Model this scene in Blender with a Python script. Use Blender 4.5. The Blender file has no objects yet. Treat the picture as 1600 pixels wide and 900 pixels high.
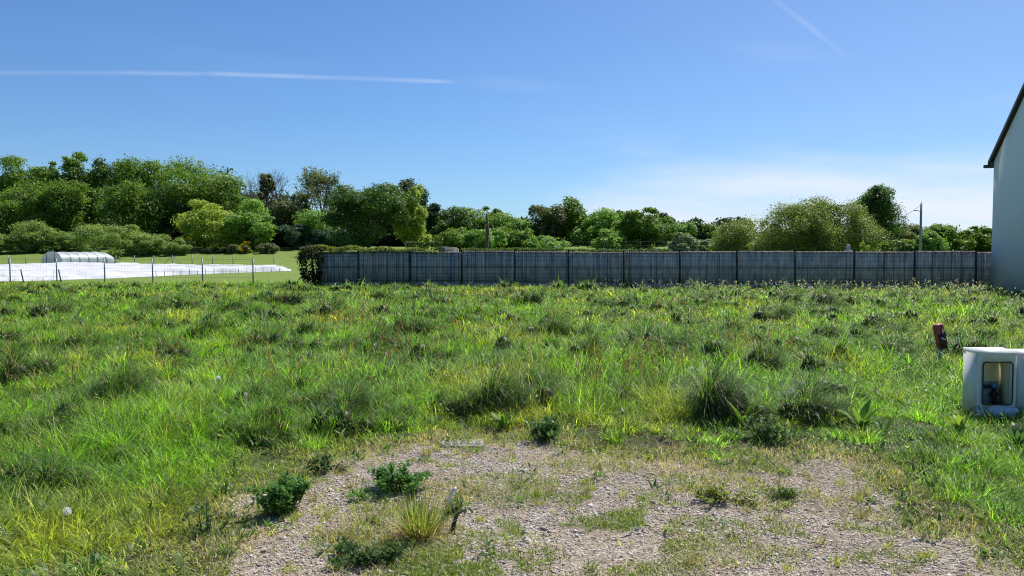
import bpy, math, random
import numpy as np

S = bpy.context.scene
COL = S.collection
R = np.random.default_rng(7)
random.seed(7)

# ------------------------------------------------------------------ camera numbers (also used to survey positions)
F, EYE, HOR = 1230.0, 1.65, 394.0
PITCH = math.atan((450 - HOR) / F)
CP, SP = math.cos(PITCH), math.sin(PITCH)

def ray(px, py):
    u, v = (px - 800) / F, (450 - py) / F
    return np.array([u, CP + v * SP, -SP + v * CP])

def at(px, py, Y):
    d = ray(px, py)
    return np.array([0, 0, EYE]) + d * (Y / d[1])

def on_ground(px, py, z=0.0):
    d = ray(px, py)
    return np.array([0, 0, EYE]) + d * ((z - EYE) / d[2])

# ------------------------------------------------------------------ noise
def _h(ix, iy, seed):
    n = (ix.astype(np.int64) * 374761393 + iy.astype(np.int64) * 668265263 + seed * 1274126177) & 0x7fffffff
    n = ((n ^ (n >> 13)) * 1274126177) & 0x7fffffff
    n = (n ^ (n >> 16)) & 0xffff
    return n / 65535.0

def vn(x, y, seed=0):
    x = np.asarray(x, float); y = np.asarray(y, float)
    ix, iy = np.floor(x), np.floor(y)
    fx, fy = x - ix, y - iy
    fx, fy = fx * fx * (3 - 2 * fx), fy * fy * (3 - 2 * fy)
    a, b = _h(ix, iy, seed), _h(ix + 1, iy, seed)
    c, d = _h(ix, iy + 1, seed), _h(ix + 1, iy + 1, seed)
    return (a * (1 - fx) + b * fx) * (1 - fy) + (c * (1 - fx) + d * fx) * fy

def fbm(x, y, seed=0, o=3):
    s, a, t = 0, 1.0, 0
    for k in range(o):
        s = s + a * vn(x * 2 ** k + 17.3 * k, y * 2 ** k - 9.1 * k, seed + k); t += a; a *= .5
    return s / t

def sstep(a, b, x):
    t = np.clip((x - a) / (b - a), 0, 1)
    return t * t * (3 - 2 * t)

# ------------------------------------------------------------------ mesh helpers
def mesh(name, V, faces, mat=None, parent=None, colors=None, smooth=False, fmats=None):
    """faces: list of int arrays (n,k), k = 3 or 4 ... one array per polygon size."""
    V = np.asarray(V, np.float32).reshape(-1, 3)
    me = bpy.data.meshes.new(name)
    me.vertices.add(len(V)); me.vertices.foreach_set('co', V.ravel())
    fl = [np.asarray(f, np.int32) for f in faces if len(f)]
    nl = sum(f.size for f in fl); npoly = sum(len(f) for f in fl)
    me.loops.add(nl); me.polygons.add(npoly)
    me.loops.foreach_set('vertex_index', np.concatenate([f.ravel() for f in fl]))
    st, o = [], 0
    for f in fl:
        st.append(o + np.arange(len(f)) * f.shape[1]); o += f.size
    me.polygons.foreach_set('loop_start', np.concatenate(st).astype(np.int32))
    me.update(calc_edges=True)
    if colors is not None:
        c = np.ones((len(V), 4), np.float32); c[:, :3] = np.clip(colors, 0, 1)
        a = me.attributes.new('tint', 'FLOAT_COLOR', 'POINT'); a.data.foreach_set('color', c.ravel())
    if smooth:
        me.polygons.foreach_set('use_smooth', np.ones(npoly, bool))
    o = bpy.data.objects.new(name, me); COL.objects.link(o)
    if mat: me.materials.append(mat)
    if parent is not None: o.parent = parent
    return o

class MB:
    """collects shapes, then builds ONE mesh"""
    def __init__(s): s.V, s.F3, s.F4, s.Fn, s.n, s.C = [], [], [], [], 0, []
    def add(s, V, F):
        V = np.asarray(V, float).reshape(-1, 3)
        for f in F:
            g = [i + s.n for i in f]
            (s.F3 if len(g) == 3 else s.F4 if len(g) == 4 else s.Fn).append(g)
        s.V.append(V); s.n += len(V)
    def box(s, c, d, ax=None, bev=0.0):
        c = np.array(c, float); hx, hy, hz = np.array(d) / 2
        A = np.eye(3) if ax is None else np.array(ax)
        if bev <= 0:
            P = np.array([[x, y, z] for z in (-hz, hz) for x, y in ((-hx, -hy), (hx, -hy), (hx, hy), (-hx, hy))])
            Fs = [(0, 3, 2, 1), (4, 5, 6, 7), (0, 1, 5, 4), (1, 2, 6, 5), (2, 3, 7, 6), (3, 0, 4, 7)]
            s.add(c + P @ A, Fs); return
        ring = []
        for (x, y) in ((-1, -1), (1, -1), (1, 1), (-1, 1)):
            for k in (0, 1):
                bx = bev if (k == (0 if x * y > 0 else 1)) else 0
                by = bev if not bx else 0
                ring.append((x * (hx - by * 0 - (bev if bx == 0 else 0)), y * (hy - (bev if bx else 0))))
        # an eight sided ring, inset again at top and bottom
        lv = [(-hz, .0), (-hz + bev, 1.), (hz - bev, 1.), (hz, .0)]
        P = []
        for z, full in lv:
            for x, y in ring:
                ix = x - math.copysign(0 if full else bev, x); iy = y - math.copysign(0 if full else bev, y)
                P.append((ix, iy, z))
        n = 8; Fs = [tuple(range(n))[::-1], tuple(range(3 * n, 4 * n))]
        for l in range(3):
            for i in range(n):
                j = (i + 1) % n
                Fs.append((l * n + i, l * n + j, (l + 1) * n + j, (l + 1) * n + i))
        s.add(c + np.array(P) @ A, Fs)
    def tube(s, pts, rad, sides=6, cap=True):
        pts = np.asarray(pts, float); m = len(pts)
        rad = np.broadcast_to(np.asarray(rad, float), (m,))
        t = np.gradient(pts, axis=0); t /= np.linalg.norm(t, axis=1)[:, None] + 1e-9
        ref = np.array([0, 0, 1.0]) if abs(t[0][2]) < .9 else np.array([1.0, 0, 0])
        P = []
        for i in range(m):
            a = np.cross(t[i], ref); a /= np.linalg.norm(a) + 1e-9
            b = np.cross(t[i], a)
            for k in range(sides):
                q = 2 * math.pi * k / sides
                P.append(pts[i] + rad[i] * (a * math.cos(q) + b * math.sin(q)))
        Fs = []
        for i in range(m - 1):
            for k in range(sides):
                l = (k + 1) % sides
                Fs.append((i * sides + k, i * sides + l, (i + 1) * sides + l, (i + 1) * sides + k))
        if cap:
            Fs.append(tuple(range(sides))[::-1]); Fs.append(tuple(range((m - 1) * sides, m * sides)))
        s.add(P, Fs)
    def build(s, name, mat=None, parent=None, smooth=False):
        V = np.concatenate(s.V)
        by = {}
        for f in s.Fn: by.setdefault(len(f), []).append(f)
        o = mesh(name, V, [np.array(x) for x in (s.F3, s.F4) if len(x)] + [np.array(x) for x in by.values()], mat, parent, smooth=smooth)
        return o

def tag(o, label=None, cat=None, group=None, kind=None):
    if label: o['label'] = label
    if cat: o['category'] = cat
    if group: o['group'] = group
    if kind: o['kind'] = kind
    return o

def thing(name, loc, label, cat, group=None):
    o = bpy.data.objects.new(name, None); COL.objects.link(o); o.location = [float(v) for v in loc]
    o.empty_display_size = .2
    return tag(o, label, cat, group)

# ------------------------------------------------------------------ materials
def mat(name):
    m = bpy.data.materials.new(name); m.use_nodes = True
    nt = m.node_tree; nt.nodes.clear()
    return m, nt, nt.nodes, nt.links

def N(nt, t, **k):
    n = nt.nodes.new(t)
    for a, b in k.items():
        if a.startswith('_'): setattr(n, a[1:], b)
        else: n.inputs[a.replace('__', ' ')].default_value = b
    return n

def plain(name, col, rough=.6, var=.15, scale=6., bump=0., metal=0., spec=.4, stretch=(1, 1, 1), col2=None):
    m, nt, nd, lk = mat(name)
    out = N(nt, 'ShaderNodeOutputMaterial'); b = N(nt, 'ShaderNodeBsdfPrincipled')
    b.inputs['Roughness'].default_value = rough; b.inputs['Metallic'].default_value = metal
    b.inputs['Specular IOR Level'].default_value = spec
    tc = N(nt, 'ShaderNodeTexCoord'); mp = N(nt, 'ShaderNodeMapping'); mp.inputs['Scale'].default_value = stretch
    nz = N(nt, 'ShaderNodeTexNoise'); nz.inputs['Scale'].default_value = scale; nz.inputs['Detail'].default_value = 6
    rp = N(nt, 'ShaderNodeValToRGB')
    c2 = col2 if col2 else tuple(min(1, c * (1 + var)) for c in col)
    rp.color_ramp.elements[0].position = .3; rp.color_ramp.elements[1].position = .7
    rp.color_ramp.elements[0].color = (*[c * (1 - var) for c in col], 1); rp.color_ramp.elements[1].color = (*c2, 1)
    lk.new(tc.outputs['Object'], mp.inputs['Vector']); lk.new(mp.outputs[0], nz.inputs['Vector'])
    lk.new(nz.outputs[0], rp.inputs[0]); lk.new(rp.outputs[0], b.inputs['Base Color'])
    if bump:
        bp = N(nt, 'ShaderNodeBump'); bp.inputs['Strength'].default_value = bump; bp.inputs['Distance'].default_value = .02
        lk.new(nz.outputs[0], bp.inputs['Height']); lk.new(bp.outputs[0], b.inputs['Normal'])
    lk.new(b.outputs[0], out.inputs[0])
    return m

def leafy(name, trans=.4, rough=.45, spec=.35, tscale=1.25, tcol=(1.05, 1.1, .7)):
    """foliage: per vertex tint (a property of the plant), part of the light passes through the blade"""
    m, nt, nd, lk = mat(name)
    out = N(nt, 'ShaderNodeOutputMaterial')
    at_ = N(nt, 'ShaderNodeAttribute', _attribute_name='tint')
    b = N(nt, 'ShaderNodeBsdfPrincipled'); b.inputs['Roughness'].default_value = rough
    b.inputs['Specular IOR Level'].default_value = spec
    lk.new(at_.outputs['Color'], b.inputs['Base Color'])
    t = N(nt, 'ShaderNodeBsdfTranslucent')
    mx = N(nt, 'ShaderNodeMix', _data_type='RGBA', _blend_type='MULTIPLY'); mx.inputs[0].default_value = 1
    mx.inputs[7].default_value = (tcol[0] * tscale, tcol[1] * tscale, tcol[2] * tscale, 1)
    lk.new(at_.outputs['Color'], mx.inputs[6]); lk.new(mx.outputs[2], t.inputs['Color'])
    ms = N(nt, 'ShaderNodeMixShader'); ms.inputs[0].default_value = trans
    lk.new(b.outputs[0], ms.inputs[1]); lk.new(t.outputs[0], ms.inputs[2]); lk.new(ms.outputs[0], out.inputs[0])
    return m

M = {}
M['grass'] = leafy('grass_blade', .40, .46, .26, 1.85, (1.0, 1.08, .5))
M['fluff'] = leafy('seed_fluff', .5, .6, .2, 1., (1, 1, 1))
M['leaf'] = leafy('tree_leaf', .40, .5, .22, 1.35)
M['weed'] = leafy('weed_leaf', .4, .5, .25, 1.4)
M['straw'] = leafy('dry_grass', .25, .6, .3, 1.0, (1, 1, 1))
M['stone'] = leafy('gravel_chip', 0.0, .85, .25, 1, (1, 1, 1))
M['bark'] = plain('bark', (.075, .062, .048), .9, .4, 9, .6, stretch=(3, 3, .6))
M['twig'] = plain('bare_twig', (.17, .145, .16), .85, .3, 5)
M['post'] = plain('dark_green_post', (.012, .018, .016), .45, .2, 8)
M['wire'] = plain('coated_wire', (.03, .042, .04), .45, .2, 8)
M['galv'] = plain('galvanised_steel', (.24, .29, .33), .5, .15, 12, metal=.4)
M['concrete'] = plain('concrete', (.27, .27, .255), .9, .22, 7, .4)
M['fleece'] = plain('crop_fleece', (.53, .54, .56), .85, .10, 1.2, .5)
M['plastic'] = plain('tunnel_plastic', (.62, .66, .66), .35, .14, 1.6, .2)
M['oldwood'] = plain('weathered_wood', (.10, .085, .07), .9, .35, 10, .5, stretch=(4, 4, .5))
M['rockwall'] = plain('rubble_stone', (.27, .25, .22), .95, .5, 6, .8)
M['slate'] = plain('slate', (.028, .030, .034), .55, .3, 9, .3)
M['zinc'] = plain('zinc', (.10, .11, .12), .45, .15, 9, metal=.5)
M['cab'] = plain('cabinet_grp', (.84, .86, .83), .42, .08, 7, .05)
M['cabin'] = plain('cabinet_inside', (.74, .76, .56), .6, .12, 5)
def glow_through(m, amt, col):
    nt = m.node_tree; o = [n for n in nt.nodes if n.type == 'OUTPUT_MATERIAL'][0]; src = o.inputs[0].links[0].from_socket
    t = nt.nodes.new('ShaderNodeBsdfTranslucent'); t.inputs[0].default_value = (*col, 1); x = nt.nodes.new('ShaderNodeMixShader'); x.inputs[0].default_value = amt
    nt.links.new(src, x.inputs[1]); nt.links.new(t.outputs[0], x.inputs[2]); nt.links.new(x.outputs[0], o.inputs[0])
glow_through(M['cab'], .30, (.75, .76, .62)); glow_through(M['cabin'], .35, (.8, .8, .5)); glow_through(M['plastic'], .3, (.75, .77, .76))
M['rubber'] = plain('black_rubber', (.012, .012, .014), .5, .2, 9)
M['bluepipe'] = plain('blue_pipe', (.10, .22, .38), .45, .2, 9)
M['greypanel'] = plain('grey_meter_board', (.22, .29, .32), .5, .15, 6)
M['redcap'] = plain('faded_red_plastic', (.30, .055, .045), .5, .25, 14)
M['maroon'] = plain('dark_maroon_plastic', (.05, .013, .017), .5, .3, 14)
M['white'] = plain('white_plastic', (.75, .75, .74), .5, .05, 9)
M['statue'] = plain('grey_stone_statue', (.34, .37, .41), .8, .25, 14, .4)
M['wall'] = None

# stucco
def stucco():
    m, nt, nd, lk = mat('white_render')
    out = N(nt, 'ShaderNodeOutputMaterial'); b = N(nt, 'ShaderNodeBsdfPrincipled'); b.inputs['Roughness'].default_value = .92
    tc = N(nt, 'ShaderNodeTexCoord')
    n1 = N(nt, 'ShaderNodeTexNoise'); n1.inputs['Scale'].default_value = .7; n1.inputs['Detail'].default_value = 8
    n2 = N(nt, 'ShaderNodeTexNoise'); n2.inputs['Scale'].default_value = 40; n2.inputs['Detail'].default_value = 4
    rp = N(nt, 'ShaderNodeValToRGB'); rp.color_ramp.elements[0].color = (.80, .85, .89, 1); rp.color_ramp.elements[1].color = (.85, .90, .94, 1)
    bp = N(nt, 'ShaderNodeBump'); bp.inputs['Strength'].default_value = .2; bp.inputs['Distance'].default_value = .004
    lk.new(tc.outputs['Object'], n1.inputs['Vector']); lk.new(tc.outputs['Object'], n2.inputs['Vector'])
    lk.new(n1.outputs[0], rp.inputs[0]); lk.new(rp.outputs[0], b.inputs['Base Color'])
    lk.new(n2.outputs[0], bp.inputs['Height']); lk.new(bp.outputs[0], b.inputs['Normal']); lk.new(b.outputs[0], out.inputs[0])
    return m
M['wall'] = stucco()

# fence slats: thin vertical strips woven into the mesh, each strip its own weathering
def slats():
    m, nt, nd, lk = mat('weathered_slats')
    out = N(nt, 'ShaderNodeOutputMaterial'); b = N(nt, 'ShaderNodeBsdfPrincipled'); b.inputs['Roughness'].default_value = .8
    tc = N(nt, 'ShaderNodeTexCoord'); sp = N(nt, 'ShaderNodeSeparateXYZ')
    lk.new(tc.outputs['Object'], sp.inputs[0])
    at_ = N(nt, 'ShaderNodeAttribute', _attribute_name='tint')
    nz = N(nt, 'ShaderNodeTexNoise'); nz.inputs['Scale'].default_value = 2.2; nz.inputs['Detail'].default_value = 6
    mp = N(nt, 'ShaderNodeMapping'); mp.inputs['Scale'].default_value = (3, 3, .8)
    lk.new(tc.outputs['Object'], mp.inputs[0]); lk.new(mp.outputs[0], nz.inputs['Vector'])
    mr = N(nt, 'ShaderNodeMapRange'); mr.inputs[1].default_value = .3; mr.inputs[2].default_value = .7; mr.inputs[3].default_value = .65; mr.inputs[4].default_value = 1.3
    lk.new(nz.outputs[0], mr.inputs[0])
    mx = N(nt, 'ShaderNodeMix', _data_type='RGBA', _blend_type='MULTIPLY'); mx.inputs[0].default_value = 1
    lk.new(at_.outputs['Color'], mx.inputs[6]); lk.new(mr.outputs[0], mx.inputs[7])
    lk.new(mx.outputs[2], b.inputs['Base Color']); lk.new(b.outputs[0], out.inputs[0])
    return m
M['slats'] = slats()

# ------------------------------------------------------------------ terrain
GP = [(225, 960), (270, 900), (315, 850), (400, 790), (490, 735), (585, 700), (700, 688), (830, 694), (950, 712),
      (1080, 722), (1200, 724), (1325, 740), (1350, 775), (1410, 805), (1500, 835), (1600, 885), (1680, 960)]
GPW = [on_ground(*p)[:2] for p in GP]
GPW = np.array([(-2.6, 1.0), (-2.1, 2.6)] + [tuple(p) for p in GPW[1:-1]] + [(3.3, 2.6), (3.6, 1.0)])

def poly_sd(x, y, P):
    """signed distance, positive inside"""
    x = np.asarray(x, float); y = np.asarray(y, float)
    d = np.full(x.shape, 1e9); ins = np.zeros(x.shape, bool)
    for i in range(len(P)):
        a, b = P[i], P[(i + 1) % len(P)]
        ex, ey = b - a
        t = np.clip(((x - a[0]) * ex + (y - a[1]) * ey) / (ex * ex + ey * ey), 0, 1)
        d = np.minimum(d, np.hypot(x - a[0] - t * ex, y - a[1] - t * ey))
        c = (a[1] > y) != (b[1] > y)
        with np.errstate(divide='ignore', invalid='ignore'):
            xi = a[0] + (y - a[1]) * ex / (ey if ey else 1e-9)
        ins ^= c & (x < xi)
    return np.where(ins, d, -d)

def gravel_sd(x, y):
    return poly_sd(x, y, GPW) + (fbm(x * 1.7, y * 1.7, 31) - .5) * 1.0 + (fbm(x * 7, y * 7, 37) - .5) * .25 - .06

def terrain(x, y):
    x = np.asarray(x, float); y = np.asarray(y, float)
    g = sstep(-.6, .5, poly_sd(x, y, GPW)) if np.ndim(x) else float(sstep(-.6, .5, poly_sd(np.array([x]), np.array([y]), GPW))[0])
    bump = (fbm(x * .35, y * .35, 3) - .5) * .20 + (fbm(x * 1.3, y * 1.3, 5, 2) - .5) * .07
    near = bump * (1 - .85 * g) * (1 - sstep(30, 40, y))
    far = .20 * sstep(48, 70, y) + .30 * sstep(70, 84, y) + 1.9 * sstep(82, 112, y) + 1.5 * sstep(112, 200, y)
    right = sstep(5, 25, x - (y - 40) * .3)
    return near + far * (1 - .45 * right)

# ground material
def ground_mat(name, kind):
    m, nt, nd, lk = mat(name)
    out = N(nt, 'ShaderNodeOutputMaterial'); b = N(nt, 'ShaderNodeBsdfPrincipled'); b.inputs['Roughness'].default_value = .95
    b.inputs['Specular IOR Level'].default_value = .15
    tc = N(nt, 'ShaderNodeTexCoord')
    def noise(s, d=6):
        n = N(nt, 'ShaderNodeTexNoise'); n.inputs['Scale'].default_value = s; n.inputs['Detail'].default_value = d
        lk.new(tc.outputs['Object'], n.inputs['Vector']); return n
    def ramp(src, stops):
        r = N(nt, 'ShaderNodeValToRGB'); e = r.color_ramp.elements
        while len(e) < len(stops): e.new(.5)
        for el, (p, c) in zip(e, stops): el.position = p; el.color = (*c, 1)
        lk.new(src, r.inputs[0]); return r
    def mix(f, a, c):
        x = N(nt, 'ShaderNodeMix', _data_type='RGBA')
        if isinstance(f, float): x.inputs[0].default_value = f
        else: lk.new(f, x.inputs[0])
        lk.new(a, x.inputs[6]); lk.new(c, x.inputs[7]); return x.outputs[2]
    bp = N(nt, 'ShaderNodeBump'); bp.inputs['Strength'].default_value = .8; bp.inputs['Distance'].default_value = .03
    if kind == 'gravel':
        v = N(nt, 'ShaderNodeTexVoronoi'); v.inputs['Scale'].default_value = 75
        lk.new(tc.outputs['Object'], v.inputs['Vector'])
        sv = N(nt, 'ShaderNodeSeparateColor'); lk.new(v.outputs['Color'], sv.inputs[0])
        c1 = ramp(sv.outputs[0], [(0, (.14, .12, .10)), (.45, (.28, .24, .20)), (.8, (.44, .385, .33)), (1, (.58, .52, .45))])
        n = noise(2.5); c2 = ramp(noise(30).outputs[0], [(.35, (.15, .12, .085)), (.65, (.34, .275, .19))])
        f = ramp(n.outputs[0], [(.40, (0, 0, 0)), (.62, (.75, .75, .75))])
        col = mix(f.outputs[0], c1.outputs[0], c2.outputs[0])
        lk.new(col, b.inputs['Base Color'])
        lk.new(v.outputs['Distance'], bp.inputs['Height']); bp.inputs['Distance'].default_value = .012; bp.invert = True
    elif kind == 'soil':
        c1 = ramp(noise(14).outputs[0], [(.3, (.035, .032, .016)), (.55, (.06, .055, .025)), (.75, (.11, .085, .045))])
        c2 = ramp(noise(30).outputs[0], [(.3, (.03, .06, .012)), (.7, (.07, .11, .025))])
        f = ramp(noise(1.1).outputs[0], [(.4, (0, 0, 0)), (.6, (1, 1, 1))])
        lk.new(mix(f.outputs[0], c1.outputs[0], c2.outputs[0]), b.inputs['Base Color'])
        lk.new(noise(25).outputs[0], bp.inputs['Height'])
    else:
        c1 = ramp(noise(1.8, 10).outputs[0], [(.32, (.11, .185, .03)), (.5, (.15, .225, .04)), (.68, (.20, .25, .055))])
        c2 = ramp(noise(14, 8).outputs[0], [(.3, (.08, .14, .025)), (.7, (.22, .26, .07))])
        f = ramp(noise(.12, 4).outputs[0], [(.4, (.2, .2, .2)), (.6, (.6, .6, .6))])
        lk.new(mix(f.outputs[0], c1.outputs[0], c2.outputs[0]), b.inputs['Base Color'])
        lk.new(noise(9).outputs[0], bp.inputs['Height']); bp.inputs['Distance'].default_value = .08
    lk.new(bp.outputs[0], b.inputs['Normal']); lk.new(b.outputs[0], out.inputs[0])
    return m

def axis(parts):
    a = []
    for lo, hi, st in parts: a += list(np.arange(lo, hi, st))
    return np.array(a + [parts[-1][1]])

xs = axis([(-2500, -300, 220), (-300, -60, 20), (-60, -12, 3), (-12, 12, .12), (12, 60, 3), (60, 300, 20), (300, 2500, 220)])
ys = axis([(-300, -20, 40), (-20, 1, 1.5), (1, 12, .12), (12, 40, .7), (40, 130, 3), (130, 400, 30), (400, 3000, 260)])
XX, YY = np.meshgrid(xs, ys)
ZZ = terrain(XX.ravel(), YY.ravel()).reshape(XX.shape)
nx = len(xs)
GV = np.stack([XX, YY, ZZ], -1).reshape(-1, 3)
ii, jj = np.meshgrid(np.arange(nx - 1), np.arange(len(ys) - 1))
q = (jj * nx + ii).ravel()
QF = np.stack([q, q + 1, q + nx + 1, q + nx], 1)
cx = (XX[:-1, :-1] + XX[1:, 1:]).ravel() / 2; cy = (YY[:-1, :-1] + YY[1:, 1:]).ravel() / 2
isg = (gravel_sd(cx, cy) > -.12) & (cx > -6) & (cx < 6) & (cy < 9) & (cy > 1)
far = (cy > 41) | (np.abs(cx) > 60) | (cy < -5)
def sub(name, sel, m, kind='structure'):
    f = QF[sel]; u, inv = np.unique(f, return_inverse=True)
    o = mesh(name, GV[u], [inv.reshape(-1, 4)], m, smooth=True); tag(o, kind=kind); return o
sub('gravel_drive', isg, ground_mat('gravel_bed', 'gravel'))
sub('ground', (~isg) & (~far), ground_mat('soil', 'soil'))
sub('pasture', (~isg) & far, ground_mat('pasture_turf', 'turf'))

# ------------------------------------------------------------------ blades
class Blades:
    def __init__(s): s.V, s.T, s.Q, s.C, s.n = [], [], [], [], 0
    def add(s, bx, by, bz, az, lean, bend, L, w, col, K=2, tipcol=None):
        n = len(bx)
        if n == 0: return
        B = np.broadcast_to
        az, lean, bend, L, w = [B(np.asarray(a, float), (n,)) for a in (az, lean, bend, L, w)]
        ca, sa = np.cos(az), np.sin(az)
        h = np.zeros(n); z = np.zeros(n); P = []
        roll = R.uniform(-.7, .7, n)
        sx, sy = -np.sin(az + roll), np.cos(az + roll)
        for k in range(K + 1):
            tp = (1 - (k / K) ** 1.6) if k else .75
            c = np.stack([bx + ca * h, by + sa * h, bz + z], 1)
            if k < K:
                o = np.stack([sx * w * .5 * tp, sy * w * .5 * tp, np.zeros(n)], 1)
                P += [c - o, c + o]
            else: P.append(c)
            th = lean + bend * (k + .5) / K
            h = h + np.sin(th) * L / K; z = z + np.cos(th) * L / K
        nv = 2 * K + 1
        V = np.stack(P, 1).reshape(-1, 3)
        base = s.n + np.arange(n) * nv
        for k in range(K - 1):
            s.Q.append(np.stack([base + 2 * k, base + 2 * k + 1, base + 2 * k + 3, base + 2 * k + 2], 1))
        s.T.append(np.stack([base + 2 * K - 2, base + 2 * K - 1, base + 2 * K], 1))
        col = B(np.asarray(col, float), (n, 3))
        C = np.repeat(col[:, None, :], nv, 1)
        if tipcol is not None: C[:, -1] = C[:, -1] * .4 + np.asarray(tipcol) * .6
        s.V.append(V.astype(np.float32)); s.C.append(C.reshape(-1, 3).astype(np.float32)); s.n += n * nv
    def build(s, name, m, parent=None):
        return mesh(name, np.concatenate(s.V), [np.concatenate(s.T).astype(np.int32)] + ([np.concatenate(s.Q).astype(np.int32)] if s.Q else []), m, parent, np.concatenate(s.C), smooth=True)

FRESH = np.array([.19, .355, .027]); YELL = np.array([.32, .36, .045]); DEEP = np.array([.050, .115, .022])
GLAUC = np.array([.13, .23, .065]); STRAW = np.array([.46, .38, .20]); RUST = np.array([.22, .13, .06])

def wedge(y0, y1, n, side=.74, m=1.2):
    """uniform over the strip of field between two distances"""
    y = np.sqrt(R.uniform(y0 * y0, y1 * y1, n)); x = R.uniform(-1, 1, n) * (side * y + m)
    return x, y

def field_ok(x, y):
    k = y < np.where(x < -7.5, 41.5, 37.2 - .1316 * (x + 7.3))          # up to the fence; up to the wire fence on the left
    house = (x > 19.9 - .2 * (33.2 - y)) & (y > 24)
    cab = (x > 4.66) & (x < 5.8) & (y > 7.96) & (y < 8.34)
    return k & ~house & ~cab

def height(x, y):
    sd = gravel_sd(x, y)
    marg = sstep(.05, 1.15, -sd)
    rightm = sstep(.5, 1.5, x) * sstep(8.0, 7.0, y)                      # short worn strip right of the gravel
    h = .07 + marg * (.13 + .22 * sstep(.3, .75, fbm(x * .55, y * .55, 11)) + .09 * fbm(x * 2, y * 2, 13))
    h = h * (1 - .6 * rightm) * (1 - .25 * sstep(24, 36, y))
    return h, sd

def colour(x, y, n):
    f = fbm(x * .5, y * .5, 21); g = fbm(x * .8 + 40, y * .8, 23); t = fbm(x * 1.7, y * 1.7, 27)
    c = FRESH[None] * np.ones((n, 1))
    a = sstep(.50, .66, f)[:, None]; c = c * (1 - a) + YELL * a
    a = (sstep(.52, .68, g) * .8)[:, None]; c = c * (1 - a) + GLAUC * a
    a = (sstep(.56, .70, t) * .75)[:, None]; c = c * (1 - a) + DEEP * a
    return c

G = Blades(); DRY = Blades()

def sward(y0, y1, clumps, per, wid, K, lmul=1.0):
    x, y = wedge(y0, y1, clumps)
    ok = field_ok(x, y); x, y = x[ok], y[ok]
    h, sd = height(x, y)
    thin = sstep(.30, .50, fbm(x * 1.5 + 3, y * 1.5, 19))                 # bare-ish hollows between tufts
    keep = R.random(len(x)) < np.where(sd > .5, .06, np.where(sd > 0, .22, np.where(sd > -.3, .65, (.30 + .70 * thin))))
    x, y, h, sd = x[keep], y[keep], h[keep], sd[keep]
    c = colour(x, y, len(x))
    edge = sstep(-1.1, 0, sd)[:, None]
    c = c * (1 - edge * .7) + (YELL * .85 + STRAW * .2) * edge * .7
    hs = h * R.uniform(.36, .85, len(x)); cj = R.lognormal(-.05, .26, (len(x), 1))
    caz = 6.283 * fbm(x * .9, y * .9, 29) * 2
    i = np.repeat(np.arange(len(x)), per); n = len(i)
    rr = np.sqrt(R.random(n)) * (.03 + .14 * h[i]); a = R.uniform(0, 6.283, n)
    bx, by = x[i] + rr * np.cos(a), y[i] + rr * np.sin(a)
    az = np.where(R.random(n) < .6, R.uniform(0, 6.283, n), caz[i]) + R.normal(0, .5, n)
    L = hs[i] * R.uniform(.55, 1.45, n) * lmul
    col = c[i] * cj[i] * R.lognormal(-.03, .40, (n, 1)); pale = R.random(n) < .05; col[pale] = np.array([.27, .34, .13]) * R.uniform(.7, 1.3, (pale.sum(), 1))
    dry = R.random(n) < .05 + .24 * edge[i, 0]
    col[dry] = STRAW * R.uniform(.45, 1.0, (dry.sum(), 1))
    rust = R.random(n) < .008; col[rust] = RUST * R.uniform(.6, 1.1, (rust.sum(), 1))
    G.add(bx, by, terrain(bx, by) - .01, az, R.uniform(.05, 1.0, n), R.uniform(.2, 2.5, n), L, wid * R.uniform(.6, 1.4, n), col, K)

def tufts(y0, y1, num, per, wid, K):
    """arching bunches of grass, each with its own colour and size"""
    x, y = wedge(y0, y1, num)
    h, sd = height(x, y)
    ok = field_ok(x, y) & (R.random(num) < np.where(sd > -.1, .05, np.where(sd > -.6, .5, 1))) & ~((x > 4.3) & (x < 5.9) & (y < 8.4) & (y > 7.0)) & ~((np.abs(x - y * .542) < .35) & (y > 10.2) & (y < 11.5))
    x, y, h, sd = x[ok], y[ok], h[ok], sd[ok]; m = len(x)
    c = colour(x, y, m) * R.lognormal(-.10, .26, (m, 1))
    k = R.random(m)
    c[k < .10] = GLAUC * R.uniform(.7, 1.15, ((k < .10).sum(), 1)); c[k > .86] = YELL * R.uniform(.75, 1.1, ((k > .86).sum(), 1))
    rad = R.lognormal(math.log(.10), .4, m) * (1 + .025 * y); H = (.09 + h * .50) * R.uniform(.65, 1.3, m) * (.5 + .5 * sstep(0, -.9, sd)) * (.75 + 1.6 * rad)
    i = np.repeat(np.arange(m), per); n = len(i)
    u = np.sqrt(R.random(n)); a = R.uniform(0, 6.283, n)
    bx, by = x[i] + u * rad[i] * np.cos(a), y[i] + u * rad[i] * np.sin(a)
    col = c[i] * R.lognormal(-.03, .40, (n, 1)); pale = R.random(n) < .05; col[pale] = np.array([.27, .34, .13]) * R.uniform(.7, 1.3, (pale.sum(), 1))
    dry = R.random(n) < .05; col[dry] = STRAW * R.uniform(.4, .9, (dry.sum(), 1))
    G.add(bx, by, terrain(bx, by) - .01, a + R.normal(0, .6, n), u * R.uniform(.1, .8, n), R.uniform(.5, 2.5, n), H[i] * .95 * R.uniform(.6, 1.4, n), wid * R.uniform(.6, 1.4, n), col, K)

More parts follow.
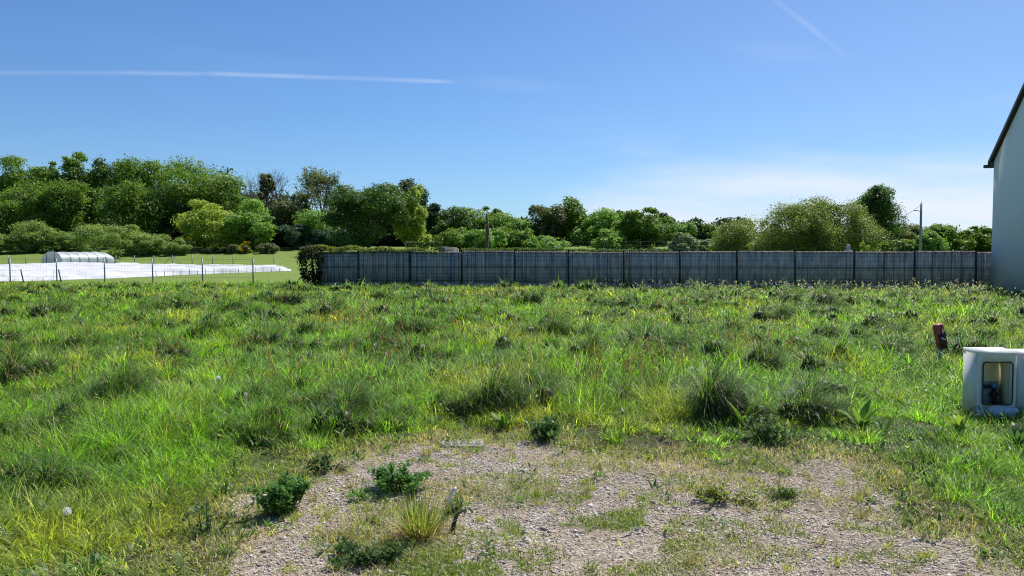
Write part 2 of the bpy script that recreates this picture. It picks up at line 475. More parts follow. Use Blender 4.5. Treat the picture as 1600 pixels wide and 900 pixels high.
CORE_V, CORE_F, CORE_C = [], [], []
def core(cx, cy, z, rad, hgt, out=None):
    """the dense thatch at the heart of a tussock: an uneven opaque dome of dead stems, added to block the sun"""
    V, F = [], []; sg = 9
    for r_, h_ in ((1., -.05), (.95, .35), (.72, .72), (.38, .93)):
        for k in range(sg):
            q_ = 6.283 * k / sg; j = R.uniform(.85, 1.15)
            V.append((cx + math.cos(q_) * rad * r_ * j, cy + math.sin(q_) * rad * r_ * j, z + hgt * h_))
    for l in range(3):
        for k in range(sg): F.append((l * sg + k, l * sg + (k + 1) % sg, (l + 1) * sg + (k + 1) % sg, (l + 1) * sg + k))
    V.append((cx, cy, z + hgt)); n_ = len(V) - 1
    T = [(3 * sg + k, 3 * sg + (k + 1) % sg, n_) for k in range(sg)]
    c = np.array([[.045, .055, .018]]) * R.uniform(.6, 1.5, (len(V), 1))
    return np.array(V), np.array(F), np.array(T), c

def tussock(B, cx, cy, rad, hgt, n, col, K=3, wid=.006, cz=None, tall=1.):
    """a few mounds grown together: blades rise from dense domes, droop over their sides and lean with the wind"""
    k_ = 5 if rad > .25 else (3 if rad > .15 else 1)
    lean_az = R.uniform(-.6, .9)
    for q_ in range(k_):
        a = R.uniform(0, 6.283); off = rad * (0 if k_ == 1 else R.uniform(.2, .85)); f = 1 if k_ == 1 else R.uniform(.35, .72)
        mound(B, cx + off * 1.25 * math.cos(a), cy + off * math.sin(a), rad * f, hgt * (R.uniform(.95, 1.1) if q_ == 0 else R.uniform(.4, .95)), int(n / k_ * 1.6), np.asarray(col) * R.uniform(.8, 1.25), K, wid, cz, tall, lean_az)

def mound(B, cx, cy, rad, hgt, n, col, K, wid, cz, tall, laz):
    z0 = float(terrain(cx, cy)) if cz is None else cz
    a = R.uniform(0, 6.283, n); e = np.arcsin(R.random(n) ** .8)                # from the rim up to the top of the dome
    wob = 1 + .18 * np.sin(a * 2 + R.uniform(0, 6)) + .12 * np.sin(a * 3 + R.uniform(0, 6))
    rr = rad * .80 * np.cos(e) * R.uniform(.75, 1.05, n) * wob; zz = hgt * .52 * np.sin(e) * R.uniform(.6, 1.05, n)
    bx, by = cx + rr * np.cos(a), cy + rr * np.sin(a)
    wx, wy = np.cos(a) + .7 * math.cos(laz) + R.normal(0, .55, n), np.sin(a) + .7 * math.sin(laz) + R.normal(0, .55, n)
    az = np.arctan2(wy, wx)
    lean = (1.35 - e) * R.uniform(.2, 1.0, n) + .12; bend = R.uniform(.6, 2.7, n)
    L = hgt * R.lognormal(-.62, .30, n) * (.75 + .35 * np.sin(e)) * tall
    c = np.asarray(col) * R.lognormal(0, .32, (n, 1))
    gl = R.random(n) < .12 + .25 * (e > .8); c[gl] = GLAUC * R.uniform(.8, 1.5, (gl.sum(), 1))
    fr = R.random(n) < .07; c[fr] = FRESH * R.uniform(.6, 1., (fr.sum(), 1))
    dr = R.random(n) < .11; c[dr] = STRAW * R.uniform(.4, .95, (dr.sum(), 1))
    B.add(bx, by, z0 + zz - .01, az, lean, bend, L, wid * .8 * R.uniform(.7, 1.4, n), c, K)
    V, F, T, cc = core(cx, cy, z0 - .03, rad * .76, hgt * .52 + .03)  # opaque thatch dome added to keep sun off the near blades
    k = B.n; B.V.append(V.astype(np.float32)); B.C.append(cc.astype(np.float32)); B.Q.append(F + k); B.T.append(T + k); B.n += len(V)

# the sward, thinner with distance
sward(3.2, 9, 10500, 16, .0066, 3)
sward(9, 16, 15000, 13, .0105, 3)
sward(16, 25, 11000, 11, .021, 2)
sward(25, 42, 13000, 9, .033, 2)
sward(3.2, 6.2, 3200, 16, .0075, 3)
tufts(3.4, 9, 620, 130, .0068, 3)
tufts(3.4, 6, 150, 130, .006, 3)
tufts(9, 16, 850, 100, .0115, 3)
tufts(16, 26, 1000, 52, .023, 2)
tufts(26, 41, 1100, 34, .036, 2)

# tussocks scattered through the meadow
nt_ = 0
for (y0, y1, num, nb, wd) in ((5, 9.5, 34, 700, .0075), (9.5, 16, 115, 540, .0115), (16, 26, 210, 300, .018), (26, 38, 230, 190, .028)):
    x, y = wedge(y0, y1, num * 3, .72); rank = np.argsort(-fbm(x * .35, y * .35, 51) - .5 * R.random(len(x))); x, y = x[rank], y[rank]
    h, sd = height(x, y)
    ok = field_ok(x, y) & (sd < -.8) & ~((x > 3.6) & (x < 6) & (y < 8.6)) & ~((np.abs(x - y * .542) < .75) & (y > 9.3) & (y < 11.8))
    for a, b in list(zip(x[ok], y[ok]))[:num]:
        rad = R.uniform(.14, .40) * (.8 if y0 < 8 else 1); tone = R.random() * .65
        base = DEEP * (1 - tone) * 1.0 + (FRESH if tone < .5 else GLAUC) * tone
        tussock(G, a, b, rad, rad * R.uniform(1.15, 1.75), int(nb * R.uniform(.7, 1.3)), base, 3 if y0 < 15 else 2, wd)

# flat broad leaved herbs mixed in the sward
def herbs(y0, y1, num, size):
    x, y = wedge(y0, y1, num)
    h, sd = height(x, y)
    ok = field_ok(x, y) & (R.random(num) < np.where(sd > .1, .10, np.where(sd > -.8, 1., .45)))
    x, y, h = x[ok], y[ok], h[ok]
    i = np.repeat(np.arange(len(x)), 7); n = len(i)
    a = R.uniform(0, 6.283, n)
    tone = R.random(len(x))[i][:, None]
    col = (np.array([.06, .13, .025]) * (1 - tone) + np.array([.14, .20, .045]) * tone) * R.normal(1, .15, (n, 1))
    b = R.random(n) < .012; col[b] = [.30, .31, .25]
    bz = terrain(x, y)[i] + h[i] * R.uniform(.0, .55, n)
    G.add(x[i] + R.normal(0, .03, n), y[i] + R.normal(0, .03, n), bz, a, R.uniform(.4, 1.2, n), R.uniform(.1, .8, n),
          size * R.uniform(.6, 1.4, n), size * R.uniform(.28, .45, n), col, 3)
herbs(3.5, 9, 1700, .06); herbs(9, 20, 2600, .085); herbs(20, 36, 2200, .13)

# pale seed heads, thickest towards the right of the fence
x, y = wedge(8, 34, 5200)
ok = field_ok(x, y) & (R.random(len(x)) < .06 + .9 * sstep(-2, 14, x) * sstep(14, 30, y)) & (gravel_sd(x, y) < -.8)
x, y = x[ok], y[ok]; n = len(x)
hh = R.uniform(.28, .55, n); az = R.uniform(0, 6.28, n)
G.add(x, y, terrain(x, y), az, R.uniform(0, .2, n), R.uniform(.1, .5, n), hh, .003 + .0003 * y, np.array([.20, .23, .10]) * R.normal(1, .15, (n, 1)), 2)
for k in range(3):
    G.add(x + np.cos(az) * hh * .2 + R.normal(0, .02, n), y + np.sin(az) * hh * .2 + R.normal(0, .02, n), terrain(x, y) + hh * R.uniform(.8, 1.0, n), az + R.normal(0, 1, n), R.uniform(.2, 1.4, n), .4, R.uniform(.05, .10, n), .010 + .0008 * y,
          np.array([.38, .36, .27]) * R.normal(1, .2, (n, 1)), 2)
# rusty sorrel
for (px, py, num, spread) in ((540, 505, 60, .55), (615, 560, 45, .45), (1000, 590, 90, .55), (770, 470, 40, .7), (505, 600, 30, .4), (1180, 540, 30, .4),
                              (350, 545, 25, .4), (1060, 470, 40, 1.0), (780, 446, 60, 1.4), (1320, 446, 30, 1.0), (90, 600, 20, .3), (700, 530, 30, .5), (240, 560, 25, .4), (560, 470, 30, .9)):
    p = on_ground(px, py + 22); num = int(num * .6)
    x = p[0] + R.normal(0, spread, num); y = p[1] + R.normal(0, spread, num); ok = field_ok(x, y); x, y = x[ok], y[ok]; num = len(x)
    hh = R.uniform(.35, .62, num); az = R.uniform(0, 6.28, num); ln = R.uniform(0, .3, num)
    c = RUST * R.uniform(.6, 1.15, (num, 1)); wd = .003 + .0004 * y
    G.add(x, y, terrain(x, y), az, ln, .1, hh, wd, c, 2)
    for k in range(7):
        t = R.uniform(.5, 1, num)
        G.add(x + np.cos(az) * np.sin(ln + .03) * hh * t, y + np.sin(az) * np.sin(ln + .03) * hh * t, terrain(x, y) + np.cos(ln) * hh * t, R.uniform(0, 6.28, num), R.uniform(.1, .8, num), .2,
              R.uniform(.04, .09, num), wd * 2.2, c * 1.1, 2)

for (px, py, rr_, hh_, tn) in ((370, 492, .55, .70, 1.0), (225, 497, .6, .7, 1.1), (75, 497, .7, .8, 1.0), (445, 476, .7, .75, .9), (820, 480, .7, .8, .9), (1285, 530, .45, .6, 1.1), (930, 560, .45, .55, 1.2),
                              (1040, 560, .42, .5, 1.1), (640, 526, .5, .6, 1.0), (85, 670, .36, .46, 1.0), (270, 560, .42, .5, 1.1), (330, 525, .45, .55, 1.0), (15, 590, .5, .62, .9), (510, 492, .6, .75, .9),
                              (700, 500, .5, .5, 1.2), (1200, 500, .5, .6, 1.1), (1140, 520, .4, .6, 1.0), (950, 480, .7, .6, 1.0), (450, 620, .36, .4, 1.2), (130, 545, .45, .5, 1.1), (1185, 585, .36, .5, .9), (1395, 560, .6, .5, 1.2),
                              (530, 640, .34, .42, 1.0), (960, 640, .34, .42, 1.2), (410, 500, .5, .6, 1.1), (1080, 480, .6, .6, 1.2), (1400, 470, .6, .6, 1.3), (600, 470, .6, .6, 1.1)):
    p = on_ground(px, py)
    tussock(G, p[0], p[1], rr_ * .8, hh_ * .9, int(1500 if p[1] < 12 else 1000), np.array([.036, .080, .020]) * tn, 3, .0055 + .00062 * max(0, p[1] - 6))
tag(G.build('meadow_grass', M['grass']), 'rough green meadow grass with tussocks and rusty sorrel', 'grass', kind='stuff')

# ------------------------------------------------------------------ gravel surface: chips, straw litter, moss
n = 190000
x = R.uniform(-3, 4, n); y = R.uniform(1.6, 7.6, n); sd = gravel_sd(x, y)
patch = fbm(x * 1.6, y * 1.6, 61)
ok = (R.random(n) < sstep(-.45, .25, sd) * (.35 + .65 * sstep(.30, .52, patch))); x, y = x[ok], y[ok]; n = len(x)
s = R.lognormal(math.log(.0054), .45, n)
oct_ = np.array([[1, 0, 0], [0, 1, 0], [-1, 0, 0], [0, -1, 0], [0, 0, 1], [0, 0, -1.]])
of = np.array([[0, 1, 4], [1, 2, 4], [2, 3, 4], [3, 0, 4], [1, 0, 5], [2, 1, 5], [3, 2, 5], [0, 3, 5]])
V = oct_[None] * R.uniform(.6, 1.35, (n, 6, 1)) * np.array([1, 1, .65]) * s[:, None, None]
a = R.uniform(0, 6.283, n); b = R.normal(0, .35, n)
ca, sa, cb, sb = np.cos(a)[:, None], np.sin(a)[:, None], np.cos(b)[:, None], np.sin(b)[:, None]
vx, vy, vz = V[..., 0], V[..., 1], V[..., 2]
vx, vz = vx * cb + vz * sb, -vx * sb + vz * cb
vx, vy = vx * ca - vy * sa, vx * sa + vy * ca
V = np.stack([vx + x[:, None], vy + y[:, None], vz + (terrain(x, y) + s * .15)[:, None]], -1)
tone = R.random((n, 1))
c = np.array([.17, .15, .135]) * (1 - tone) + np.array([.74, .68, .615]) * tone
c = np.where(R.random((n, 1)) < .34, np.array([.46, .36, .26]) * R.uniform(.7, 1.2, (n, 1)), c)
c = np.where(R.random((n, 1)) < .08, np.array([.62, .60, .57]), c)
tag(mesh('gravel', V.reshape(-1, 3), [(of[None] + (np.arange(n) * 6)[:, None, None]).reshape(-1, 3)], M['stone'], colors=np.repeat(c, 6, 0)),
    'loose grey and tan gravel chips on the drive', 'gravel', kind='stuff')

n = 52000
x = R.uniform(-3.2, 4.2, n); y = R.uniform(2.2, 7.8, n); sd = gravel_sd(x, y); pt = fbm(x * 1.9 + 9, y * 1.9, 71)
ok = R.random(n) < sstep(-.8, -.2, sd) * (.12 + .88 * sstep(.36, .58, pt)); x, y = x[ok], y[ok]; n = len(x)
DRY.add(x, y, terrain(x, y) + R.uniform(.003, .02, n), R.uniform(0, 6.283, n), R.uniform(1.0, 1.56, n), R.uniform(-.1, .25, n), R.uniform(.03, .11, n), R.uniform(.0025, .005, n),
        np.array([.52, .42, .26]) * R.uniform(.6, 1.2, (n, 1)), 2)
tag(DRY.build('straw_litter', M['straw']), 'pale dead grass stalks lying on the gravel', 'dead grass', kind='stuff')

MO = Blades()
MOSS = [(1010, 850, .45), (880, 800, .5), (780, 860, .5), (1060, 830, .35), (640, 870, .35), (940, 830, .4), (560, 850, .25), (870, 760, .25), (990, 790, .3), (1220, 790, .2), (1140, 770, .25),
        (820, 900, .5), (1000, 885, .4), (720, 880, .3), (1320, 825, .15), (1440, 830, .2), (900, 770, .25), (1240, 830, .15), (600, 830, .2), (1180, 740, .2), (700, 720, .2), (1400, 880, .2)]
for (px, py, rad) in MOSS:
    p = on_ground(px, py); n = int(9000 * rad * rad * 2.4) + 350
    rr = rad * np.sqrt(R.random(n)) * 1.1; a = R.uniform(0, 6.283, n)
    x = p[0] + rr * np.cos(a) * 1.25; y = p[1] + rr * np.sin(a) * .8
    ok = fbm(x * 5.5, y * 5.5, 83) > .43 + .13 * rr / rad; x, y = x[ok], y[ok]; n = len(x)
    tone = fbm(x * 3, y * 3, 85)[:, None]
    c = (np.array([.095, .17, .028]) * (1 - tone) + np.array([.25, .29, .06]) * tone) * R.normal(1, .2, (n, 1))
    MO.add(x, y, terrain(x, y) - .002, R.uniform(0, 6.283, n), R.uniform(.1, 1.2, n), R.uniform(.1, .8, n), R.uniform(.012, .05, n), R.uniform(.003, .007, n), c, 2)
n = 150000
x = R.uniform(-3.4, 4.4, n); y = R.uniform(2.4, 8.0, n); sd = gravel_sd(x, y)
pt = np.maximum(fbm(x * 1.5 + 5, y * 1.8, 131), sstep(.55, -.1, sd) * .62)
ok = (sd > -.5) & (R.random(n) < sstep(.49, .61, pt)); x, y = x[ok], y[ok]; n = len(x); tone = fbm(x * 2.5, y * 2.5, 133)[:, None]
tone = np.clip((tone - .28) * 3 + R.normal(0, .25, (n, 1)), 0, 1)
MO.add(x, y, terrain(x, y) - .003, R.uniform(0, 6.283, n), R.uniform(.1, 1.3, n), R.uniform(.1, 1.0, n), R.uniform(.025, .085, n), R.uniform(.004, .008, n),
       (STRAW * .95 * (1 - tone) + np.array([.19, .235, .04]) * tone) * R.lognormal(0, .25, (n, 1)), 2)
# thin tufts pushing through the gravel
for k in range(150):
    x, y = R.uniform(-2.2, 3.4), R.uniform(3.4, 7.0)
    if gravel_sd(np.array([x]), np.array([y]))[0] < 0: continue
    n = int(R.integers(15, 60)); a = R.uniform(0, 6.283, n); hh = R.uniform(.03, .10)
    dry = R.random() < .4
    MO.add(x + R.normal(0, .02, n), y + R.normal(0, .02, n), np.full(n, float(terrain(x, y))), a, R.uniform(.1, .9, n), R.uniform(.1, .9, n), hh * R.uniform(.5, 1.3, n), .0045,
           (np.array([.30, .25, .11]) if dry else YELL) * R.normal(.9, .15, (n, 1)), 2)
tag(MO.build('moss', M['grass']), 'low green moss and thin grass growing through the gravel', 'moss', kind='stuff')

# ------------------------------------------------------------------ single plants
def ground_at(px, py):
    p = on_ground(px, py)
    for _ in range(4):
        p = on_ground(px, py, float(terrain(p[0], p[1])))
    return p

def tus(px, py, rad, hgt, n, col, label, wid=.007):
    p = ground_at(px, py)
    t = thing('grass_tussock', p, label, 'grass tussock', 'dark tussocks standing in the meadow')
    B = Blades(); tussock(B, p[0], p[1], rad, hgt, n, col, 3, wid)
    o = B.build('blades', M['grass'], t); o.location = (-p[0], -p[1], -p[2])
D1 = np.array([.036, .078, .020])
tus(745, 640, .42, .52, 3600, D1, 'widest dark arching tussock, in the middle of the meadow behind the drain cover')
tus(600, 655, .38, .44, 2800, D1 * 1.1, 'dark grass tussock with fallen pale blades, left of the widest tussock')
tus(1125, 650, .29, .64, 3000, D1 * 1.05, 'tallest upright dark tussock, behind the broad dock leaves')
tus(1270, 650, .38, .46, 3000, D1 * 1.25, 'rounded glaucous tussock between the tallest tussock and the meter cabinet')
tus(895, 530, .42, .72, 1800, D1, 'narrow dark tussock alone in the far middle of the meadow', .010)
tus(560, 550, .52, .62, 2000, D1 * 1.1, 'wide low dark tussock beside rusty sorrel stems', .010)
tus(1262, 478, .75, .80, 1300, D1 * 1.2, 'large green tussock below the fence near the house', .016)
tus(275, 484, .6, .75, 1200, D1 * 1.3, 'pale blue green tussock in front of the white crop cover', .016)
tus(185, 628, .34, .56, 2200, D1 * 1.3, 'upright tussock with long pale drooping blades at the far left', .008)
tus(835, 618, .36, .46, 2000, D1, 'dark hollow tussock just right of the widest tussock', .008)

def bush_weed(name, px, py, w, h, n, col, lsize, label, cat, aspect=.5, stems=18):
    p = ground_at(px, py)
    t = thing(name, p, label, cat)
    B = Blades(); mb = MB()
    sx = R.normal(0, w * .32, stems); sy = R.normal(0, w * .26, stems); sh = h * R.uniform(.55, 1.05, stems) * (1 - .5 * (np.hypot(sx, sy) / w) ** 2 * 2)
    for a, b, c in zip(sx, sy, sh):
        mb.tube([(a * .4, b * .4, -.02), (a * .8, b * .8, c * .5), (a, b, c)], [.004, .003, .0015], 4)
    mb.build('stem', M['weedstem'], t)
    i = R.integers(0, stems, n); u = R.random(n) ** .6
    x = sx[i] * (.4 + .6 * u) + R.normal(0, lsize * .6, n); y = sy[i] * (.4 + .6 * u) + R.normal(0, lsize * .6, n); z = sh[i] * u
    B.add(x, y, z, R.uniform(0, 6.283, n), R.uniform(.5, 1.5, n), R.uniform(0, .6, n), lsize * R.uniform(.6, 1.35, n), lsize * aspect * R.uniform(.7, 1.2, n),
          np.asarray(col) * R.normal(1, .2, (n, 1)), 3)
    B.build('leaves', M['weed'], t)
    return t
M['weedstem'] = plain('weed_stem', (.06, .09, .03), .6, .2, 9)
bush_weed('leafy_weed', 440, 802, .33, .25, 1500, (.085, .20, .032), .036, 'dark green bushy weed on the gravel edge, left of its twin', 'weed', .6)
bush_weed('leafy_weed', 618, 768, .40, .20, 1500, (.09, .21, .032), .036, 'dark green spreading weed in the middle of the gravel below the drain cover', 'weed', .6)
bush_weed('leafy_weed', 508, 738, .24, .17, 260, (.05, .10, .025), .034, 'sparse dark weed with round leaves at the upper left gravel edge', 'weed', .7, 10)
bush_weed('leafy_weed', 575, 880, .42, .10, 600, (.05, .105, .025), .034, 'low creeping leafy weed at the front of the gravel', 'weed', .6)
bush_weed('leafy_weed', 1125, 785, .32, .10, 700, (.17, .21, .02), .030, 'yellow green weed with reddish tips on the gravel', 'weed', .45)
bush_weed('leafy_weed', 1224, 778, .22, .07, 450, (.08, .14, .02), .026, 'small flat green weed right of the yellow one on the gravel', 'weed', .4)
bush_weed('leafy_weed', 715, 800, .11, .11, 110, (.10, .17, .025), .04, 'tiny bright green weed beside the white curled leaf', 'weed', .45, 6)
bush_weed('leafy_weed', 850, 688, .30, .25, 700, (.085, .17, .035), .045, 'dense dark nettle like weed at the meadow edge behind the gravel', 'weed', .5)
bush_weed('leafy_weed', 320, 835, .22, .24, 180, (.045, .09, .025), .03, 'thin dark stemmed weed at the left border of the gravel', 'weed', .6, 9)
bush_weed('leafy_weed', 1190, 690, .5, .22, 700, (.075, .14, .03), .045, 'broad spreading weed patch at the meadow edge below the tallest tussock', 'weed', .5)

def dock(px, py, n, size, col, label):
    p = ground_at(px, py)
    t = thing('dock_plant', p, label, 'plant')
    m = 5; V, Q, C = [], [], []
    k0 = 0
    for i in range(n):
        az = i * 2.4 + R.normal(0, .25); L = size * .72 * R.uniform(.6, 1.2); w = L * R.uniform(.18, .26); th = R.uniform(.1, .75); bend = R.uniform(.3, 1.0)
        c = np.asarray(col) * R.normal(1, .13)
        h = z = 0; ca, sa = math.cos(az), math.sin(az)
        for k in range(m + 1):
            u = k / m; ww = w * (math.sin(math.pi * min(1, u * .92 + .04)) ** .8) * (.25 if k == 0 else 1) * .5
            for sgn, dz in ((-1, ww * .35), (0, 0), (1, ww * .35)):
                V.append((ca * h - sa * ww * sgn, sa * h + ca * ww * sgn, z + dz + (.006 * math.sin(u * 22 + i) if sgn else 0))); C.append(c * (1.25 if sgn == 0 else 1))
            a = th + bend * (k + .5) / m; h += math.sin(a) * L / m; z += math.cos(a) * L / m
            if k < m:
                b = k0 + 3 * k
                Q += [(b, b + 1, b + 4, b + 3), (b + 1, b + 2, b + 5, b + 4)]
        k0 += 3 * (m + 1)
    mesh('leaves', V, [np.array(Q)], M['weed'], t, np.array(C), smooth=True)
dock(1160, 668, 14, .36, (.11, .20, .03), 'dock plant with long bright leaves in front of the tallest tussock')
dock(1345, 672, 16, .36, (.10, .19, .03), 'dock plant with the largest upright leaves, left of the meter cabinet')
dock(1380, 680, 10, .22, (.08, .15, .05), 'small dock with shiny drooping leaves beside the largest one')
dock(1500, 678, 14, .30, (.14, .21, .03), 'yellow green dock directly in front of the meter cabinet')
dock(785, 672, 18, .30, (.13, .22, .03), 'bright green leafy dock below the widest tussock')
dock(680, 668, 14, .20, (.09, .16, .05), 'low dock with glossy leaves beside the fallen pale blades')
dock(1590, 700, 14, .30, (.06, .12, .035), 'dark leaved dock at the right edge below the cabinets')
dock(20, 860, 10, .22, (.11, .17, .06), 'pale leaved dock at the near left of the meadow')

# dry clump with stick and curled leaf
p = ground_at(655, 838)
t = thing('dry_grass_tuft', p, 'half dead clump of green and tan grass standing on the gravel', 'grass tuft')
B = Blades()
for (num, rr_, ln_, Lh, cc_) in ((190, .07, .75, .30, (.17, .23, .05)), (150, .08, 1.1, .24, (.46, .34, .17)), (70, .09, 1.35, .20, (.40, .22, .10))):
    a_ = R.uniform(0, 6.283, num); q_ = rr_ * np.sqrt(R.random(num))
    B.add(p[0] + q_ * np.cos(a_), p[1] + q_ * np.sin(a_), np.full(num, p[2] - .01), a_ + R.normal(0, .7, num), R.uniform(.02, ln_, num), R.uniform(0, .9, num), Lh * R.uniform(.5, 1.25, num), .0065, np.array(cc_) * R.lognormal(0, .25, (num, 1)), 3)
o = B.build('blades', M['grass'], t); o.location = -p
p = ground_at(693, 812)
t = thing('dead_stalk', p, 'white curled dead leaf standing on a grey stalk beside the half dead clump', 'dead leaf')
mb = MB(); mb.tube([(0, 0, -.02), (.01, .005, .06), (.03, 0, .12)], [.004, .004, .003], 5); mb.build('stalk', M['oldwood'], t)
mb = MB(); mb.tube([(.025, 0, .09), (.045, .0, .15), (.06, 0, .185), (.075, -.01, .20), (.075, -.015, .185)], [.004, .014, .013, .010, .002], 6); mb.build('leaf', M['white'], t, True)
p = ground_at(706, 832)
mb = MB(); mb.tube([(0, 0, -.02), (.012, .01, .05), (.03, .03, .10), (.075, .04, .125)], [.017, .014, .012, .006], 6); mb.tube([(.03, .03, .09), (.0, .04, .14)], [.006, .003], 5)
o = mb.build('stump', M['maroonwood'] if 'maroonwood' in M else M['bark'], None, True); o.location = p
tag(o, 'short dark broken stem sticking up from the gravel', 'stick')

# drain cover
p = ground_at(722, 695)
t = thing('drain_cover', p + np.array([0, 0, .004]), 'grey perforated drain cover half buried where gravel meets meadow', 'drain cover')
mb = MB(); W_, D_, T_ = .36, .22, .03
xsb = [-W_ / 2 + i * W_ / 11 for i in range(12)]
mb.box((0, -D_ / 2 + .02, 0), (W_, .04, T_)); mb.box((0, D_ / 2 - .02, 0), (W_, .04, T_))
for i in range(0, 11, 2): mb.box(((xsb[i] + xsb[i + 1]) / 2, 0, 0), (W_ / 11, D_ - .0801, T_))
for i in range(1, 11, 2): mb.box(((xsb[i] + xsb[i + 1]) / 2, 0, 0), (W_ / 11 - .0005, .05, T_ - .002))
mb.build('grate', M['concrete'], t)
mb = MB(); mb.box((0, 0, -.028), (W_ - .01, D_ - .01, .02)); mb.build('pit_shade_slab', M['rubber'], t)  # black slab below the bars, the pit's shade put in as colour

# dandelion clocks
def clock(px, py, h, label):
    p = ground_at(px, py + h * 150)
    t = thing('dandelion_clock', p, label, 'dandelion')
    mb = MB(); mb.tube([(0, 0, 0), (.01, 0, h * .5), (.005, .01, h)], [.003, .0025, .002], 5); mb.build('stem', M['weedstem'], t)
    n = 260; d = R.normal(0, 1, (n, 3)); d /= np.linalg.norm(d, axis=1)[:, None]
    B = Blades(); az = np.arctan2(d[:, 1], d[:, 0]); ln = np.arccos(d[:, 2])
    B.add(np.full(n, .005) , np.full(n, .01), np.full(n, h), az, ln, 0, .024, .002, (.8, .79, .76), 2)
    e = d * .022 + np.array([.005, .01, h])
    B.add(e[:, 0], e[:, 1], e[:, 2], R.uniform(0, 6.28, n), R.uniform(.3, 2.6, n), 0, .011, .004, (.86, .86, .84), 2)
    B.build('seed_head', M['fluff'], t)
clock(340, 589, .27, 'white dandelion clock in the left middle of the meadow')
clock(103, 816, .15, 'white dandelion clock low in the grass at the near left')
clock(1080, 572, .24, 'small white dandelion clock near the tallest tussock')

# ------------------------------------------------------------------ the long fence
P0 = np.array([-7.303, 37.474]); DV = np.array([2.4786, -.3263]); U = DV / 2.5; NRM = np.array([U[1], -U[0]])   # NRM faces the meadow
fence = thing('panel_fence', (P0[0], P0[1], 0), 'long grey slatted fence with dark posts across the back of the meadow', 'fence')
OFF = np.array([P0[0], P0[1], 0])
AX = np.array([[U[0], U[1], 0], [-NRM[0], -NRM[1], 0], [0, 0, 1]])
def fp(s, d, z): return np.array([U[0] * s + NRM[0] * d, U[1] * s + NRM[1] * d, z])
ends = [(-1.95, 0)] + [(2.5 * i, 2.5 * (i + 1)) for i in range(11)] + [(27.5, 28.7)]
R2 = np.random.default_rng(3)
for i, (a, b) in enumerate(ends):
    dz = float(R2.uniform(-.035, .025)); top = 1.70 + dz; bot = .22
    a2, b2 = a + .035, b - .035
    wm = MB()
    for z in np.linspace(bot + .03, top - .03, 8): wm.tube([fp(a2, .012, z), fp(b2, .012, z)], .004, 4)
    for z in (top - .09, top - .055, (top + bot) / 2 + .02, (top + bot) / 2 - .02, bot + .1): wm.tube([fp(a2, .022, z), fp(b2, .022, z)], .008, 4)
    for s_ in np.arange(a2 + .02, b2, .10): wm.tube([fp(s_, .004, bot), fp(s_, .004, top)], .0025, 4, False)
    w = wm.build('wire_panel', M['wire'], fence)
    V, Q, C = [], [], []; k = 0; right = i / 12
    s_ = a2
    while s_ < b2 - .01:
        wd = min(float(R2.uniform(.035, .05)), b2 - s_); tone = R2.random()
        base = np.array([.36, .375, .35]) * (1 - right) + np.array([.58, .53, .48]) * right
        c = base * (1 + (R2.uniform(.72, 1.2) - 1) * (1 - .55 * right))
        if tone < .06 and right < .8: c = np.array([.40, .38, .33])
        elif tone < .10: c = np.array([.26, .21, .16])
        elif tone < .20 and right < .5: c = np.array([.13, .18, .26])
        y0 = float(R2.uniform(-.014, -.006)); tp = top - float(R2.uniform(0, .02)); lean = float(R2.normal(0, .003))
        for (ss, zz) in ((s_, bot), (s_ + wd + .006, bot), (s_ + wd + .006 + lean, tp), (s_ + lean, tp)): V.append(fp(ss, y0, zz))
        for (ss, zz) in ((s_, bot), (s_ + wd + .006, bot), (s_ + wd + .006 + lean, tp), (s_ + lean, tp)): V.append(fp(ss, y0 - .005, zz))
        Q += [(k, k + 1, k + 2, k + 3), (k + 7, k + 6, k + 5, k + 4), (k, k + 4, k + 5, k + 1), (k + 1, k + 5, k + 6, k + 2), (k + 2, k + 6, k + 7, k + 3), (k + 3, k + 7, k + 4, k)]
        C += [c] * 8; k += 8; s_ += wd
    mesh('slat_screen', V, [np.array(Q)], M['slats'], w, np.array(C))
    mb = MB(); mb.box(fp((a + b) / 2, -.012, .10), (b - a - .075, .045, .24), AX); mb.build('base_board', M['concrete'], fence)
for i in range(12):
    h = 1.72 + float(R2.uniform(-.01, .03))
    mb = MB(); mb.box(fp(2.5 * i, .012, h / 2 - .1), (.066, .066, h + .2), AX); mb.box(fp(2.5 * i, .012, h + .012), (.074, .074, .024), AX); mb.build('post', M['post'], fence)
mb = MB(); mb.box(fp(-1.98, .012, .8), (.066, .066, 1.8), AX); mb.build('post', M['post'], fence)

# ------------------------------------------------------------------ foliage
def leaf_quads(P, Nrm, size, col, asp=(.55, 1.0), jit=.7):
    n = len(P)
    nn = Nrm * .75 + np.array([0, 0, .55]) + R.normal(0, jit, (n, 3)) * .8; nn /= np.linalg.norm(nn, axis=1)[:, None] + 1e-9
    r = R.normal(0, 1, (n, 3)); a = np.cross(nn, r); a /= np.linalg.norm(a, axis=1)[:, None] + 1e-9; b = np.cross(nn, a)
    s = size * R.uniform(.6, 1.35, n); t = s * R.uniform(asp[0], asp[1], n)
    a = a * s[:, None] * .5; b = b * t[:, None] * .5
    fold = nn * (s * R.uniform(-.2, .2, n))[:, None]
    V = np.stack([P - a, P - b * R.uniform(.6, 1, (n, 1)) + fold, P + a, P + b * R.uniform(.6, 1, (n, 1)) + fold], 1)
    return V.reshape(-1, 3), np.arange(4 * n).reshape(-1, 4), np.repeat(col, 4, 0)

